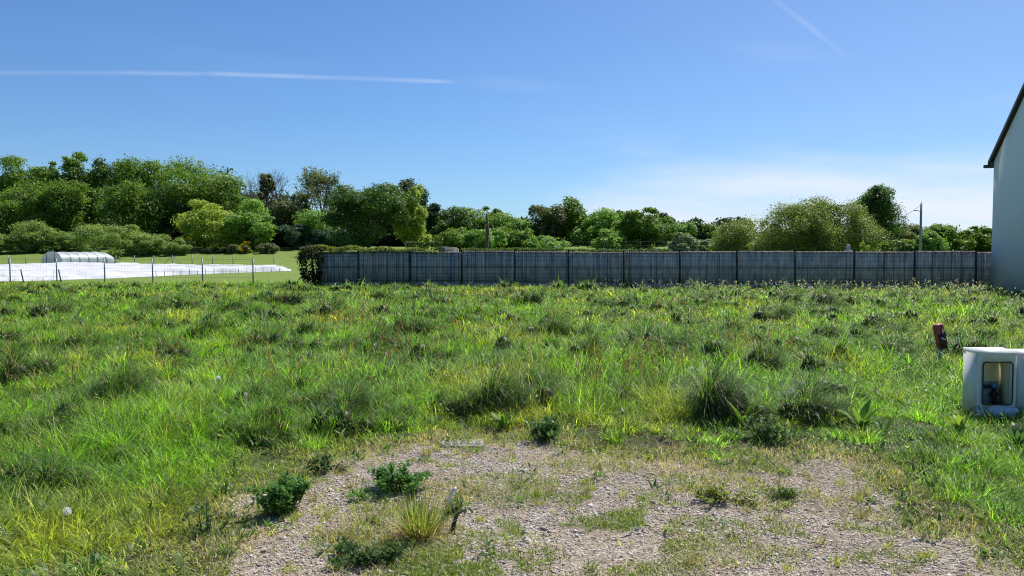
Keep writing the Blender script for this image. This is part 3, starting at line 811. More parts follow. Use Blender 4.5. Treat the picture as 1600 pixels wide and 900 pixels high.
KIND = {  # leaf colour low, high
    'oak': ((.042, .084, .013), (.098, .155, .019)), 'dark': ((.022, .050, .011), (.046, .090, .015)), 'light': ((.075, .145, .026), (.125, .20, .040)),
    'yellow': ((.115, .165, .022), (.185, .225, .034)), 'willow': ((.085, .135, .034), (.15, .20, .052)), 'grey': ((.085, .12, .06), (.13, .165, .085)),
    'pine': ((.016, .034, .022), (.035, .058, .032)), 'olive': ((.055, .068, .028), (.085, .10, .040)), 'cream': ((.065, .098, .020), (.135, .16, .040)),
    'teal': ((.024, .052, .028), (.045, .085, .045)), 'pale': ((.13, .165, .06), (.19, .22, .09))}

def crown_pts(w, d, h0, h1, nl, n, rng, lobes=None, shape='oak', fill=.25, lobe=.22):
    """points and normals of leaves: boughs on an uneven crown, each carrying smaller leaf clumps, gaps between"""
    H = h1 - h0; cz = h0 + H * .5
    k = np.arange(nl) + .5
    ph = np.arccos(1 - 1.8 * k / nl); th = k * 2.39996 + rng.uniform(0, 6)
    dirs = np.stack([np.cos(th) * np.sin(ph), np.sin(th) * np.sin(ph), np.cos(ph)], 1)
    rad = rng.uniform(.42, .92, nl)
    c = dirs * rad[:, None] * np.array([w / 2, d / 2, H / 2]) + rng.normal(0, .08, (nl, 3)) * np.array([w, d, H]) + np.array([0, 0, cz])
    lr = min(w, H * 1.3) * lobe * rng.lognormal(-.03, .42, nl)
    ns = 7
    sd_ = rng.normal(0, 1, (nl, ns, 3)); sd_[..., 2] += .45; sd_ += dirs[:, None] * .5; sd_ /= np.linalg.norm(sd_, axis=2)[..., None]
    sr = lr[:, None] * rng.uniform(.32, .62, (nl, ns))
    sc = (c[:, None] + sd_ * (lr[:, None] * .78)[..., None] * np.array([1, 1, .75])).reshape(-1, 3); sr = sr.ravel()
    p = sr ** 2; j = rng.choice(len(sr), n, p=p / p.sum())
    dv = rng.normal(0, 1, (n, 3)); dv[:, 2] += .3; dv /= np.linalg.norm(dv, axis=1)[:, None]
    u = rng.random(n); rr = np.where(u < fill, rng.random(n) ** .5, rng.normal(.92, .22, n))
    P = sc[j] + dv * (sr[j] * rr)[:, None] * np.array([1, 1, .62])
    m = rng.random(n) < .10                                                    # some leaves deeper inside, along the boughs
    P[m] = c[j[m] // ns] + np.clip(rng.normal(0, .4, (m.sum(), 3)), -.8, .8) * lr[j[m] // ns][:, None]
    # the crown fills the size it was given
    zt = np.quantile(P[:, 2], .996); zb = min(np.quantile(P[:, 2], .01), h0 + .35 * H)
    k_ = (h1 - h0) / (zt - zb); P[:, 2] = h0 + (P[:, 2] - zb) * k_; c[:, 2] = h0 + (c[:, 2] - zb) * k_
    xr = np.quantile(P[:, 0], .99) - np.quantile(P[:, 0], .01); xm = (np.quantile(P[:, 0], .99) + np.quantile(P[:, 0], .01)) / 2
    P[:, 0] = (P[:, 0] - xm) * w * .98 / xr; c[:, 0] = (c[:, 0] - xm) * w * .98 / xr
    return P, dv, j // ns, c, lr

def tree(name, kind, px, top, wpx, Y, label, cat='tree', cb=.22, n=4500, shape='oak', nl=26, lobe=.21, group=None, leaf=None, base=None, trunk=True, dfac=.9, dens=1., fill=.25):
    rng = np.random.default_rng(int(px * 7 + top * 13 + Y))
    tip = at(px, top, Y); z0 = float(terrain(tip[0], Y)) if base is None else base
    h = tip[2] - z0; w = wpx / F * Y
    root = thing(name, (tip[0], Y, z0 - .05), label, cat, group)
    lo, hi = [np.array(c) for c in KIND[kind]]
    P, dv, i, c, lr = crown_pts(w, w * dfac, h * cb, h, nl, int(n * dens * 3.8), rng, shape=shape, lobe=lobe, fill=fill)
    ct = rng.random(nl)[i][:, None] * .6 + rng.random((len(P), 1)) * .4
    col = (lo * (1 - ct) + hi * ct) * 1.9 * rng.lognormal(0, .18, (len(P), 1))
    size = leaf * .92 if leaf else Y * .0026
    keep = P[:, 2] > .05; P, dv, col = P[keep], dv[keep], col[keep]
    if shape == 'bush':
        P[:, 2] = np.abs(P[:, 2])
    V, Q, C = leaf_quads(P, dv, size, col)
    mesh('crown', V, [Q], M['leaf'], root, C)
    if trunk:
        mb = MB(); r0 = max(.10, h * .022)
        bend = rng.normal(0, .03 * h, 2)
        ax = [np.array([bend[0] * t * t, bend[1] * t * t, h * .82 * t]) for t in np.linspace(0, 1, 6)]
        mb.tube(ax, [r0 * (1.25 if k == 0 else 1 - .16 * k) for k in range(6)], 7)
        for k in rng.permutation(nl)[:12]:
            st = ax[1] + (ax[4] - ax[1]) * rng.uniform(.0, .8) * (c[k][2] / h)
            mid = (st + c[k]) / 2 + np.array([0, 0, -.03 * h])
            mb.tube([st, mid, c[k]], [r0 * .45, r0 * .3, r0 * .1], 5)
        mb.build('trunk', M['bark'], root)
    return root

def bare(name, px, top, wpx, Y, label, leaves=0, kind='pale', seed=1, spread=1., tw=.016):
    rng = np.random.default_rng(seed)
    tip = at(px, top, Y); z0 = float(terrain(tip[0], Y)); h = tip[2] - z0; w = wpx / F * Y
    root = thing(name, (tip[0], Y, z0 - .05), label, 'tree')
    mb = MB(); tips = []
    def grow(p, d, L, r, lv):
        m = 3; pts = [p]
        for k in range(m):
            d = d + rng.normal(0, .10, 3) + np.array([0, 0, .05]); d /= np.linalg.norm(d); pts.append(pts[-1] + d * L / m)
        mb.tube(pts, np.linspace(r, max(r * .55, tw * .5), m + 1), 5 if lv < 2 else 3, lv < 2)
        if lv >= 5: tips.extend(pts[1:]); return
        for k in range((4, 4, 3, 3, 3)[lv]):
            s_ = rng.uniform(.35, 1.0) if lv else rng.uniform(.45, 1.0)
            b = pts[0] + (pts[-1] - pts[0]) * s_
            q = d * 1.0 + rng.normal(0, .55 * spread, 3) + np.array([0, 0, .15]); q /= np.linalg.norm(q)
            grow(b, q, L * rng.uniform(.58, .78), max(r * .5, tw), lv + 1)
    grow(np.array([0, 0, 0.]), np.array([0, 0, 1.]), h * .42, h * .020, 0)
    V = np.concatenate(mb.V); s = np.array([w / max(np.ptp(V[:, 0]), .1), w / max(np.ptp(V[:, 1]), .1), h / V[:, 2].max()])
    mb.V = [v * s for v in mb.V]
    mb.build('trunk', M['twig'], root)
    if leaves:
        T = np.array(tips) * s; i = rng.integers(0, len(T), leaves); P = T[i] + rng.normal(0, .22, (leaves, 3))
        lo, hi = [np.array(c) for c in KIND[kind]]; u = rng.random((leaves, 1))
        V, Q, C = leaf_quads(P, rng.normal(0, 1, (leaves, 3)), Y * .0021, lo * (1 - u) + hi * u)
        mesh('crown', V, [Q], M['leaf'], root, C)

BL = 'broadleaf_tree'
# left wood, rear row
tree(BL, 'oak', 8, 246, 95, 122, 'dark green broadleaf tree at the far left end of the wood skyline', n=5500)
tree(BL, 'oak', 62, 262, 70, 124, 'mid green crown in the dip left of the highest tree of the wood', n=4500)
tree(BL, 'oak', 112, 238, 82, 122, 'highest open topped tree of the left wood above the polytunnel', n=5200, lobe=.17)
tree(BL, 'dark', 165, 251, 80, 124, 'round dark crown just right of the highest tree of the wood', n=5000)
tree(BL, 'oak', 222, 250, 92, 121, 'broad yellowish green crown in the skyline left of the big dark one', n=5500)
tree(BL, 'oak', 287, 250, 112, 117, 'big dark broadleaf tree with heavy crown above the light round tree', n=7000)
tree(BL, 'oak', 352, 274, 78, 116, 'dark green tree stepping down at the right end of the wood skyline', n=4800)
# front row of the wood
tree(BL, 'oak', 28, 282, 92, 110, 'sunlit crown in the front row at the far left of the wood', cb=.08, n=6000)
tree(BL, 'oak', 68, 300, 60, 108, 'yellow tinged front row tree above the left shrubs', cb=.08, n=4200)
tree(BL, 'oak', 115, 284, 80, 109, 'front row tree with domed crown behind the left end of the polytunnel', cb=.08, n=5200)
tree(BL, 'dark', 158, 300, 60, 111, 'shaded front row tree between two domed crowns in the wood', cb=.06, n=3800)
tree(BL, 'oak', 202, 286, 80, 108, 'front row dome shaped tree behind the right end of the polytunnel', cb=.08, n=5200)
tree(BL, 'dark', 252, 298, 66, 112, 'dark recessed tree with visible trunk behind the light round tree', cb=.14, n=3800)
tree(BL, 'yellow', 318, 314, 96, 103, 'light green round tree at the wood edge left of the pale fresh one', cb=.06, n=5600, dfac=.8)
tree(BL, 'light', 393, 312, 72, 103, 'pale fresh green tree standing brightest at the right end of the wood edge', cb=.08, n=5000, nl=30, lobe=.18)
# bare and early trees
bare('bare_tree', 388, 264, 52, 118, 'left of the two leafless purplish trees on the skyline', seed=4)
bare('bare_tree', 438, 261, 76, 117, 'larger right one of the two leafless purplish trees on the skyline', seed=9)
tree('conifer_tree', 'olive', 413, 272, 30, 116, 'slim olive conifer between the two leafless trees', cb=.15, n=3200, nl=22, lobe=.2, dfac=1)
tree('conifer_tree', 'olive', 450, 312, 50, 112, 'dull brownish conifer with dead lower branches below the larger leafless tree', cb=.02, n=3600, nl=26, lobe=.2)
tree('conifer_tree', 'teal', 476, 304, 36, 117, 'dark blue green conifer left of the thinly leafed skyline tree', cb=.05, n=3000, nl=22, lobe=.2)
bare('early_leaf_tree', 506, 262, 76, 116, 'thinly leafed pale tree with fine twigs rising on the skyline', leaves=7000, seed=5)
tree(BL, 'light', 490, 330, 62, 108, 'small fresh green tree below the thinly leafed skyline tree', cb=.1, n=3200)
tree(BL, 'teal', 470, 352, 60, 105, 'dark shadowy undergrowth tree at the foot of the bare trees', cb=.0, n=3200)
tree(BL, 'teal', 515, 358, 60, 104, 'dark teal undergrowth tree beside the huge dark tree', cb=.0, n=3000)
tree(BL, 'dark', 575, 289, 128, 98, 'huge dark domed tree with several trunks behind the left end of the fence', cb=.16, n=9500, nl=36, lobe=.17)
tree(BL, 'yellow', 643, 290, 54, 103, 'tall narrow yellow green tree right of the huge dark one', cb=.05, n=5000, nl=30, lobe=.22)
tree('pine_tree', 'pine', 640, 281, 56, 120, 'dark flat topped pine peeking out behind the narrow yellow green tree', cb=.45, n=4500, nl=24, lobe=.2)
tree('pine_tree', 'pine', 672, 318, 28, 116, 'small dark pine right of the narrow yellow green tree', cb=.2, n=2200, nl=16, lobe=.26)
# middle
tree(BL, 'dark', 702, 326, 76, 116, 'dark green tree left of the weathered pole', cb=.08, n=4300)
tree(BL, 'oak', 738, 326, 66, 120, 'mid green tree just behind the weathered pole on its left', cb=.06, n=3800)
tree(BL, 'oak', 770, 324, 44, 122, 'small topped green tree on the right of the weathered pole', cb=.06, n=3400)
tree(BL, 'light', 800, 334, 74, 118, 'fresh green tree in the low dip right of the weathered pole', cb=.05, n=3800)
bare('bare_tree', 834, 322, 22, 130, 'tiny leafless treetop in the low dip of the skyline', seed=14)
bare('bare_tree', 794, 330, 16, 132, 'faint twiggy treetop right of the weathered pole', seed=15)
tree(BL, 'olive', 852, 321, 62, 116, 'greyish green tree left of the highest middle tree', cb=.05, n=4200, lobe=.17)
tree(BL, 'oak', 889, 311, 72, 118, 'highest rounded tree in the middle above the fence', cb=.06, n=4800)
tree(BL, 'light', 935, 328, 78, 114, 'sunlit green tree right of the highest middle tree', cb=.05, n=4600)
tree(BL, 'oak', 958, 330, 40, 124, 'smaller green tree peeking behind the sunlit middle tree', cb=.05, n=3000)
tree(BL, 'oak', 1008, 327, 92, 104, 'broad dark tree with bright edges left of the grey green round bush', cb=.03, n=7000, nl=32, lobe=.18)
tree('pine_tree', 'pine', 1036, 333, 20, 128, 'small bluish pine top poking out behind the broad dark tree', cb=.4, n=1800, nl=12, lobe=.3)
tree(BL, 'light', 1062, 348, 48, 126, 'distant light green tree above the grey green round bush', cb=.05, n=2800)
tree('pine_tree', 'teal', 1087, 346, 44, 130, 'distant bluish dark tree in the skyline right of the broad dark tree', cb=.05, n=3000)
tree(BL, 'oak', 1120, 350, 46, 128, 'distant green tree left of the creamy bushes', cb=.05, n=3000)
# fresh shrubs in front of the middle trees
tree('shrub', 'oak', 706, 356, 54, 98, 'light green shrub left of the weathered pole above the fence', 'shrub', cb=0, n=2200, shape='bush', trunk=False)
tree('shrub', 'light', 752, 359, 74, 96, 'widest light green shrub around the foot of the weathered pole', 'shrub', cb=0, n=3200, shape='bush', trunk=False)
tree('shrub', 'oak', 794, 356, 62, 100, 'fresh green shrub right of the weathered pole', 'shrub', cb=0, n=2600, shape='bush', trunk=False)
tree('shrub', 'light', 828, 358, 54, 100, 'pointed green shrub left of the small conical bush', 'shrub', cb=0, n=2400, shape='bush', trunk=False)
tree('shrub', 'light', 864, 371, 48, 84, 'small conical light bush in front of the middle trees', 'shrub', cb=0, n=2400, shape='bush', trunk=False)
tree('shrub', 'light', 955, 358, 54, 100, 'light green shrub between the two broad middle trees', 'shrub', cb=0, n=2400, shape='bush', trunk=False)
tree('shrub', 'grey', 1067, 364, 46, 92, 'grey green round bush left of the creamy bushes', 'shrub', cb=0, n=3000, shape='bush', trunk=False, nl=30, lobe=.16)
tree('shrub', 'grey', 1098, 374, 34, 95, 'small grey green bush behind the net fence', 'shrub', cb=0, n=1800, shape='bush', trunk=False)
# big bushes right
tree('shrub', 'cream', 1158, 342, 88, 62, 'smaller creamy green bush left of the biggest bush', 'shrub', cb=0, n=7500, shape='bush', nl=36, lobe=.17, leaf=.13, dfac=.8)
tree('shrub', 'cream', 1248, 314, 140, 58, 'biggest rounded bush with creamy blossom behind the fence', 'shrub', cb=0, n=14000, shape='bush', nl=55, lobe=.15, leaf=.13, dfac=.8)
tree('shrub', 'cream', 1308, 313, 118, 59, 'right half of the big bush, sunlit creamy green crown beside the tall dark tree', 'shrub', cb=0, n=12000, shape='bush', nl=50, lobe=.15, leaf=.13, dfac=.8)
tree(BL, 'dark', 1358, 292, 72, 66, 'tall dark tree right of the biggest bush', cb=.0, n=11000, nl=44, lobe=.20, leaf=.17)
tree('shrub', 'yellow', 1350, 378, 18, 50, 'small bright yellow green bush just above the fence near the statue', 'shrub', cb=0, n=700, shape='bush', trunk=False, leaf=.10)
# far right
bare('early_leaf_tree', 1402, 352, 46, 120, 'pale feathery tree left of the street lamp', leaves=7000, kind='pale', seed=21)
bare('early_leaf_tree', 1430, 350, 40, 124, 'pale feathery tree right behind the street lamp', leaves=6000, kind='pale', seed=22)
tree('shrub', 'pale', 1402, 374, 46, 112, 'pale green shrub at the foot of the feathery tree', 'shrub', cb=0, n=2400, shape='bush', trunk=False)
tree('shrub', 'light', 1432, 376, 40, 114, 'light green shrub behind the street lamp foot', 'shrub', cb=0, n=2000, shape='bush', trunk=False)
tree(BL, 'oak', 1484, 351, 92, 118, 'round green tree between the street lamp and the house', cb=.03, n=5200)
tree(BL, 'oak', 1534, 356, 80, 120, 'green tree touching the house wall in the skyline', cb=.03, n=4200)
tree(BL, 'light', 1456, 362, 40, 110, 'small fresh green tree right of the street lamp', cb=.0, n=2400)
# willowy shrubs below the left wood
for (px, top, w, lab) in ((10, 366, 62, 'willowy shrub at the far left edge behind the crop cover'), (56, 346, 74, 'yellowish willowy shrub left of the polytunnel'),
                          (108, 362, 72, 'grey green willowy shrub directly behind the polytunnel'), (165, 351, 96, 'widest willowy shrub behind the right end of the polytunnel'),
                          (222, 360, 66, 'rounded willowy shrub right of the polytunnel'), (266, 372, 66, 'last willowy shrub at the right, below the light round tree')):
    tree('willow_shrub', 'willow', px, top, w, 93 + (px * 7 % 11), lab, 'shrub', cb=0, n=5200, shape='bush', trunk=False, nl=26, lobe=.22, leaf=.18)
for (px, top, w, k, lab) in ((330, 386, 40, 'olive', 'low brownish bramble patch under the light round tree'), (372, 382, 40, 'olive', 'low bramble at the foot of the pale fresh tree'),
                             (418, 380, 34, 'olive', 'dry grey bramble at the wood corner beside the yellow gorse'), (384, 377, 16, 'gorse', 'yellow flowering gorse bush at the wood edge'),
                             (75, 384, 50, 'dark', 'dark shrub at the left of the polytunnel end')):
    if k == 'gorse': KIND['gorse'] = ((.42, .30, .015), (.55, .40, .02))
    tree('bramble_shrub' if k != 'gorse' else 'gorse_shrub', k, px, top, w, 98, lab, 'shrub', cb=0, n=1400 if k != 'gorse' else 500, shape='bush', trunk=False, nl=16, lobe=.24, leaf=.2)

# the deep wood behind: one mass
rng = np.random.default_rng(99); AV, AC = [], []
for (pa, pb, Y, top, num, kk) in ((-260, 360, 132, 270, 30, 'dark'), (350, 470, 130, 304, 10, 'dark'), (-260, 480, 122, 330, 24, 'dark'), (440, 700, 128, 326, 14, 'dark'), (640, 1180, 138, 346, 30, 'dark'), (1380, 1900, 132, 366, 20, 'oak'), (1120, 1400, 120, 362, 12, 'dark'), (-260, 700, 113, 366, 44, 'dark'), (640, 1560, 126, 372, 40, 'dark')):
    for k in range(num):
        px = pa + (pb - pa) * (k + rng.uniform(.1, .9)) / num; tp = top + rng.normal(0, 5); YY_ = Y + rng.uniform(-4, 14)
        tip = at(px, tp, YY_); z0 = float(terrain(tip[0], YY_)); h = tip[2] - z0; w = rng.uniform(.7, 1.0) * max(h, 5)
        P, dv, i, c, lr = crown_pts(w, w, 0, h, 18, 1500, rng, lobe=.27)
        lo, hi = [np.array(c) for c in KIND[kk]]; u = rng.random((len(P), 1))
        V, Q, C = leaf_quads(P + np.array([tip[0], YY_, z0]), dv, .55, lo * (1 - u) + hi * u)
        AV.append(V); AC.append(C)
AV = np.concatenate(AV)
tag(mesh('woodland', AV, [np.arange(len(AV)).reshape(-1, 4)], M['leaf'], colors=np.concatenate(AC)), 'dense dark wood behind the front trees', 'woodland', kind='stuff')

# ivy over the left end of the fence
def ivy():
    c0 = fp(-2.3, 0, 0) + OFF
    root = thing('ivy_hedge', c0, 'dark ivy mass swallowing the left end of the fence with bright leaves on top', 'ivy')
    rng = np.random.default_rng(12); Ps, Ns, Cs = [], [], []
    n = 4200
    d = rng.normal(0, 1, (n, 3)); d /= np.linalg.norm(d, axis=1)[:, None]
    r = rng.normal(.95, .12, n)
    P = np.abs(d) ** .7 * np.sign(d) * r[:, None] * np.array([.62, .60, .95]) + np.array([.0, 0, .95])
    P[:, 0] *= .55 + .45 * np.clip(P[:, 2] / 1.2, 0, 1)
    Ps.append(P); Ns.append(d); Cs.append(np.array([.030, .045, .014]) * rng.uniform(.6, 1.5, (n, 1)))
    n = 3600
    s_ = rng.random(n) ** 1.25 * 6.6 - .5; hh = .24 * np.clip(1 - s_ / 6.6, 0, 1) ** .7 + .03
    z = 1.60 + rng.uniform(-.08, 1, n) * hh + .1; dd = -.12 + rng.normal(0, .16, n)
    P = np.stack([U[0] * s_ + NRM[0] * dd, U[1] * s_ + NRM[1] * dd, z + .06 * np.sin(s_ * 4)], 1)
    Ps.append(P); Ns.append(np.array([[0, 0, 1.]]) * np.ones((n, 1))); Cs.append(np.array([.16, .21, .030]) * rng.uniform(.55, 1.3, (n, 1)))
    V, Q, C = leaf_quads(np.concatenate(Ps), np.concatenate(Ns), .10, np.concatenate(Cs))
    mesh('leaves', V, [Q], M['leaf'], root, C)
    mb = MB(); mb.tube([(0, 0, -.05), (.05, 0, .6), (.0, 0, 1.3)], [.09, .07, .03], 6)
    mb.tube([(0, 0, .2), (.3, .1, .9), (.4, .1, 1.5)], [.05, .04, .02], 5); mb.build('stem', M['bark'], root)
ivy()
p = ground_at(462, 442); p = np.array([p[0] * 38.5 / p[1], 38.5, 0])
mb = MB(); mb.tube([(-.05, 0, 0), (.2, 0, .35), (.45, 0, .62)], [.035, .03, .02], 6)
o = mb.build('stick', M['oldwood']); o.location = p; tag(o, 'thick stick leaning against the ivy at the fence end', 'stick')

# hedge, shrub and wall seen over the fence
def strip(name, px0, px1, Y, top, depth, kind, n, leaf, label, cat, topvar=.06):
    a, b = at(px0, top, Y), at(px1, top, Y); rng = np.random.default_rng(int(px0))
    root = thing(name, ((a[0] + b[0]) / 2, Y, float(terrain(a[0], Y))), label, cat)
    L = b[0] - a[0]; H = a[2] - root.location[2]
    x = rng.uniform(-L / 2, L / 2, n); sh = rng.random(n) < .5
    tz = H + (fbm(x * 1.4, x * 0 + px0, 5) - .5) * 2 * topvar
    z = np.where(sh, tz + rng.normal(0, .04, n), rng.random(n) * tz); y = np.where(sh, rng.uniform(-depth / 2, depth / 2, n), rng.choice([-1, 1], n) * depth / 2 + rng.normal(0, .05, n))
    lo, hi = [np.array(c) for c in KIND[kind]]; u = rng.random((n, 1))
    Nn = np.where(sh[:, None], np.array([[0, 0, 1.]]), np.stack([x * 0, np.sign(y), x * 0], 1))
    V, Q, C = leaf_quads(np.stack([x, y, z], 1), Nn, leaf, lo * (1 - u) + hi * u)
    mesh('foliage', V, [Q], M['leaf'], root, C)
    mb = MB()
    for k in range(int(L / 1.2) + 1):
        xx = -L / 2 + .3 + k * 1.2
        if xx < L / 2 - .1: mb = MB(); mb.tube([(xx, 0, -.05), (xx + .04, 0, H * .5), (xx, .02, H * .85)], [.04, .03, .015], 5); mb.build('stem', M['bark'], root)
strip('clipped_hedge', 720, 880, 44, 390, .7, 'oak', 5200, .10, 'low green hedge behind the fence around the weathered pole', 'hedge')
strip('clipped_hedge', 884, 1050, 44, 391, .7, 'oak', 5200, .10, 'low green hedge behind the fence under the broad dark tree', 'hedge')
strip('ivy_shrub', 633, 690, 42, 381, 1.2, 'dark', 2600, .11, 'dark shrub with bright leafy top above the fence beside the stone wall', 'shrub', .10)
p = at(704, 386, 43); z0 = float(terrain(p[0], 43))
mb = MB()
H_ = p[2] - z0
prof = [(-.62, 0), (.44, 0), (.44, H_ - .12), (.30, H_ - .02), (-.05, H_ + .0), (-.62, H_ + .06)]
V = [(x, y, z) for y in (-.2, .2) for x, z in prof]; k = len(prof)
mb.add(V, [tuple(range(k)), tuple(range(2 * k - 1, k - 1, -1))] + [(i, i + k, (i + 1) % k + k, (i + 1) % k) for i in range(k)])
for i in range(26):
    mb.box((R.uniform(-.55, .38), -.2, R.uniform(.9, H_ - .1)), (R.uniform(.12, .26), .05, R.uniform(.07, .14)), bev=.015)
o = mb.build('stone_wall', M['rockwall']); o.location = (p[0], 43, z0); tag(o, 'short rough stone wall end showing above the fence', 'wall')
# weathered pole
p = at(760.5, 334, 55); z0 = float(terrain(p[0], 55))
t = thing('wooden_pole', (p[0], 55, z0), 'dark weathered wooden pole standing alone above the middle of the fence', 'pole')
mb = MB(); h = p[2] - z0; mb.tube([(.02, 0, -.3), (.0, 0, h * .5), (.04, 0, h * .8), (.0, 0, h)], [.12, .11, .10, .07], 8); mb.build('shaft', M['oldwood'], t)
mb = MB(); mb.tube([(.06, -.06, h * .55), (.08, -.07, h * .72), (.05, -.05, h * .85)], [.03, .10, .03], 6); mb.build('growth', M['bark'], t)

# statue
p = at(1325.5, 382, 37.5); z0 = float(terrain(p[0], 37.5))
t = thing('garden_statue', (p[0], 37.5, z0), 'grey statue with a rounded head showing above the fence before the big bush', 'statue')
h = p[2] - z0
mb = MB()
def lathe(mb, prof, sx=1., sy=1., seg=14, off=(0, 0)):
    V = [(off[0] + r * sx * math.cos(2 * math.pi * k / seg), off[1] + r * sy * math.sin(2 * math.pi * k / seg), z) for r, z in prof for k in range(seg)]
    Fs = [(i * seg + k, i * seg + (k + 1) % seg, (i + 1) * seg + (k + 1) % seg, (i + 1) * seg + k) for i in range(len(prof) - 1) for k in range(seg)]
    Fs += [tuple(range(seg))[::-1], tuple(range((len(prof) - 1) * seg, len(prof) * seg))]
    mb.add(V, Fs)
lathe(mb, [(.12, h - .85), (.15, h - .6), (.17, h - .42), (.175, h - .33), (.15, h - .27), (.07, h - .235), (.06, h - .21), (.085, h - .17), (.105, h - .11), (.10, h - .05), (.07, h - .015), (.02, h)], 1.0, .8)
mb.build('figure', M['statue'], t, True)
mb = MB(); mb.box((0, 0, (h - .85) / 2 - .05), (.32, .32, h - .75)); mb.box((0, 0, h - .86), (.38, .38, .06)); mb.build('pedestal', M['concrete'], t)

# ------------------------------------------------------------------ wire fences on the left
def wire_fence(posts, Y0, Y1, top, name, label, r, mat_, nw=5, braces=(), mid=0):
    a, b = posts[0], posts[-1]
    root = None; pts = []
    for px in posts:
        tq = (px - a) / (b - a) if b != a else 0
        Y = 1 / ((1 - tq) / Y0 + tq / Y1); p = at(px, top, Y); pts.append((p[0], Y, p[2], float(terrain(p[0], Y))))
    o = pts[0]; root = thing(name, (o[0], o[1], o[3]), label, 'fence')
    L = lambda x, y, z: (x - o[0], y - o[1], z - o[3])
    for i, (x, y, z, g) in enumerate(pts):
        mb = MB(); mb.tube([L(x, y, g - .2), L(x, y, z)], r, 7); mb.tube([L(x, y, z), L(x, y, z + .02)], [r * 1.2, r * .8], 7)
        if i in braces:
            dx, dy = pts[1][0] - pts[0][0], pts[1][1] - pts[0][1]; l = math.hypot(dx, dy)
            for s_ in (-1, 1): mb.tube([L(x, y, z - .12), L(x + s_ * dx / l * .9, y + s_ * dy / l * .9, g)], r * .7, 6)
        mb.build('post', mat_, root)
    mb = MB()
    for k in range(nw):
        u = k / (nw - 1)
        mb.tube([L(x, y, g + .06 + (z - g - .1) * u) for x, y, z, g in pts], .0035, 4, False)
    for i in range(len(pts) - 1):
        for v in np.arange(.0, 1, .06):
            x, y, z, g = [pts[i][k] * (1 - v) + pts[i + 1][k] * v for k in range(4)]
            mb.tube([L(x, y, g + .06), L(x, y, z - .04)], .0016, 3, False)
    mb.build('netting', M['wire'], root)
wire_fence([-60, 15, 88, 163, 238, 316, 395], 42.5, 39.5, 404, 'wire_fence', 'low wire fence with grey metal posts in front of the crop cover', .035, M['galv'])
wire_fence([-20, 13, 40, 74, 105, 126, 153, 181, 210, 240, 269, 300, 332, 364, 396, 428], 80, 80, 399, 'wire_fence', 'distant wire fence behind the crop cover with a braced post', .04, M['galv'], braces=(10,))
wire_fence([880, 944, 1000, 1057, 1084, 1118], 62, 62, 377, 'net_fence', 'thin net fence with dark posts between the hedge and the middle trees', .03, M['post'], 9)

# ------------------------------------------------------------------ crop cover
near = [(-120, 41.5), (0, 44), (70, 45.5), (180, 49.5), (240, 52.5), (262, 54), (330, 57), (400, 60), (455, 62.5)]
farr = [(-120, 76), (0, 75), (75, 76), (180, 76), (250, 74), (330, 71), (400, 68), (430, 66.5), (455, 64.5)]
m_, k_ = 260, 90
rng = np.random.default_rng(5)
pn = np.linspace(-120, 455, m_)
y0 = np.interp(pn, *zip(*near)) + .7 * (fbm(pn * .03, pn * 0, 9) - .5); y1 = np.interp(pn, *zip(*farr))
uu = np.linspace(0, 1, k_)[None, :]
CY = y0[:, None] + (y1 - y0)[:, None] * uu; CX = ((pn - 800) / F)[:, None] * CY; wd_ = (y1 - y0)[:, None]
env = np.minimum(1, uu * wd_ / .35) * np.minimum(1, (1 - uu) * wd_ / .5) * np.where(pn < 440, 1, np.maximum(.15, (458 - pn) / 18))[:, None]
row = .20 * np.abs(np.sin((CY - .12 * CX + .8 * fbm(CX * .1, CY * .1, 95)) * math.pi / 2.6)) - .10 - .10 * np.maximum(0, 1 - 9 * np.abs(fbm(CX * .25 + 4, CY * .7, 97) - .5))
hg = (.30 + row + .22 * (fbm(CX * .22, CY * .5, 91) - .5) + .16 * (fbm(CX * .9, CY * 1.2, 93) - .5)) * env
V = np.stack([CX, CY, terrain(CX.ravel(), CY.ravel()).reshape(CX.shape) + .012 + np.maximum(hg, 0)], -1).reshape(-1, 3)
ii, jj = np.meshgrid(np.arange(m_ - 1), np.arange(k_ - 1)); q = (ii * k_ + jj).ravel()
o = mesh('crop_cover', V, [np.stack([q, q + k_, q + k_ + 1, q + 1], 1)], M['fleece'], smooth=True)
tag(o, 'long white fabric crop cover spread over the field on the left', 'crop cover')
# pegs along its near edge
for k, px in enumerate(np.linspace(244, 450, 17)):
    Y = float(np.interp(px, *zip(*near))) - .35; x = (px - 800) / F * Y
    mb = MB(); mb.tube([(0, 0, -.1), (rng.normal(0, .03), 0, .30 + rng.uniform(0, .14))], [.022, .018], 5)
    o = mb.build('peg', M['oldwood']); o.location = (x, Y, float(terrain(x, Y)))
    tag(o, 'thin dark peg stuck in the turf along the near edge of the white crop cover', 'peg', 'pegs along the crop cover')
for px, py in ((37, 437), (96, 437)):
    Y = 42.8; x = (px - 800) / F * Y
    mb = MB(); mb.tube([(0, 0, -.1), (-.09, 0, .35), (-.16, 0, .72)], [.035, .033, .03], 6)
    o = mb.build('stake', M['oldwood']); o.location = (x, Y, float(terrain(x, Y)))
    tag(o, 'dark leaning stake left of the second wire fence post' if px < 50 else 'dark leaning stake right beside the third wire fence post', 'stake', 'leaning stakes before the crop cover')

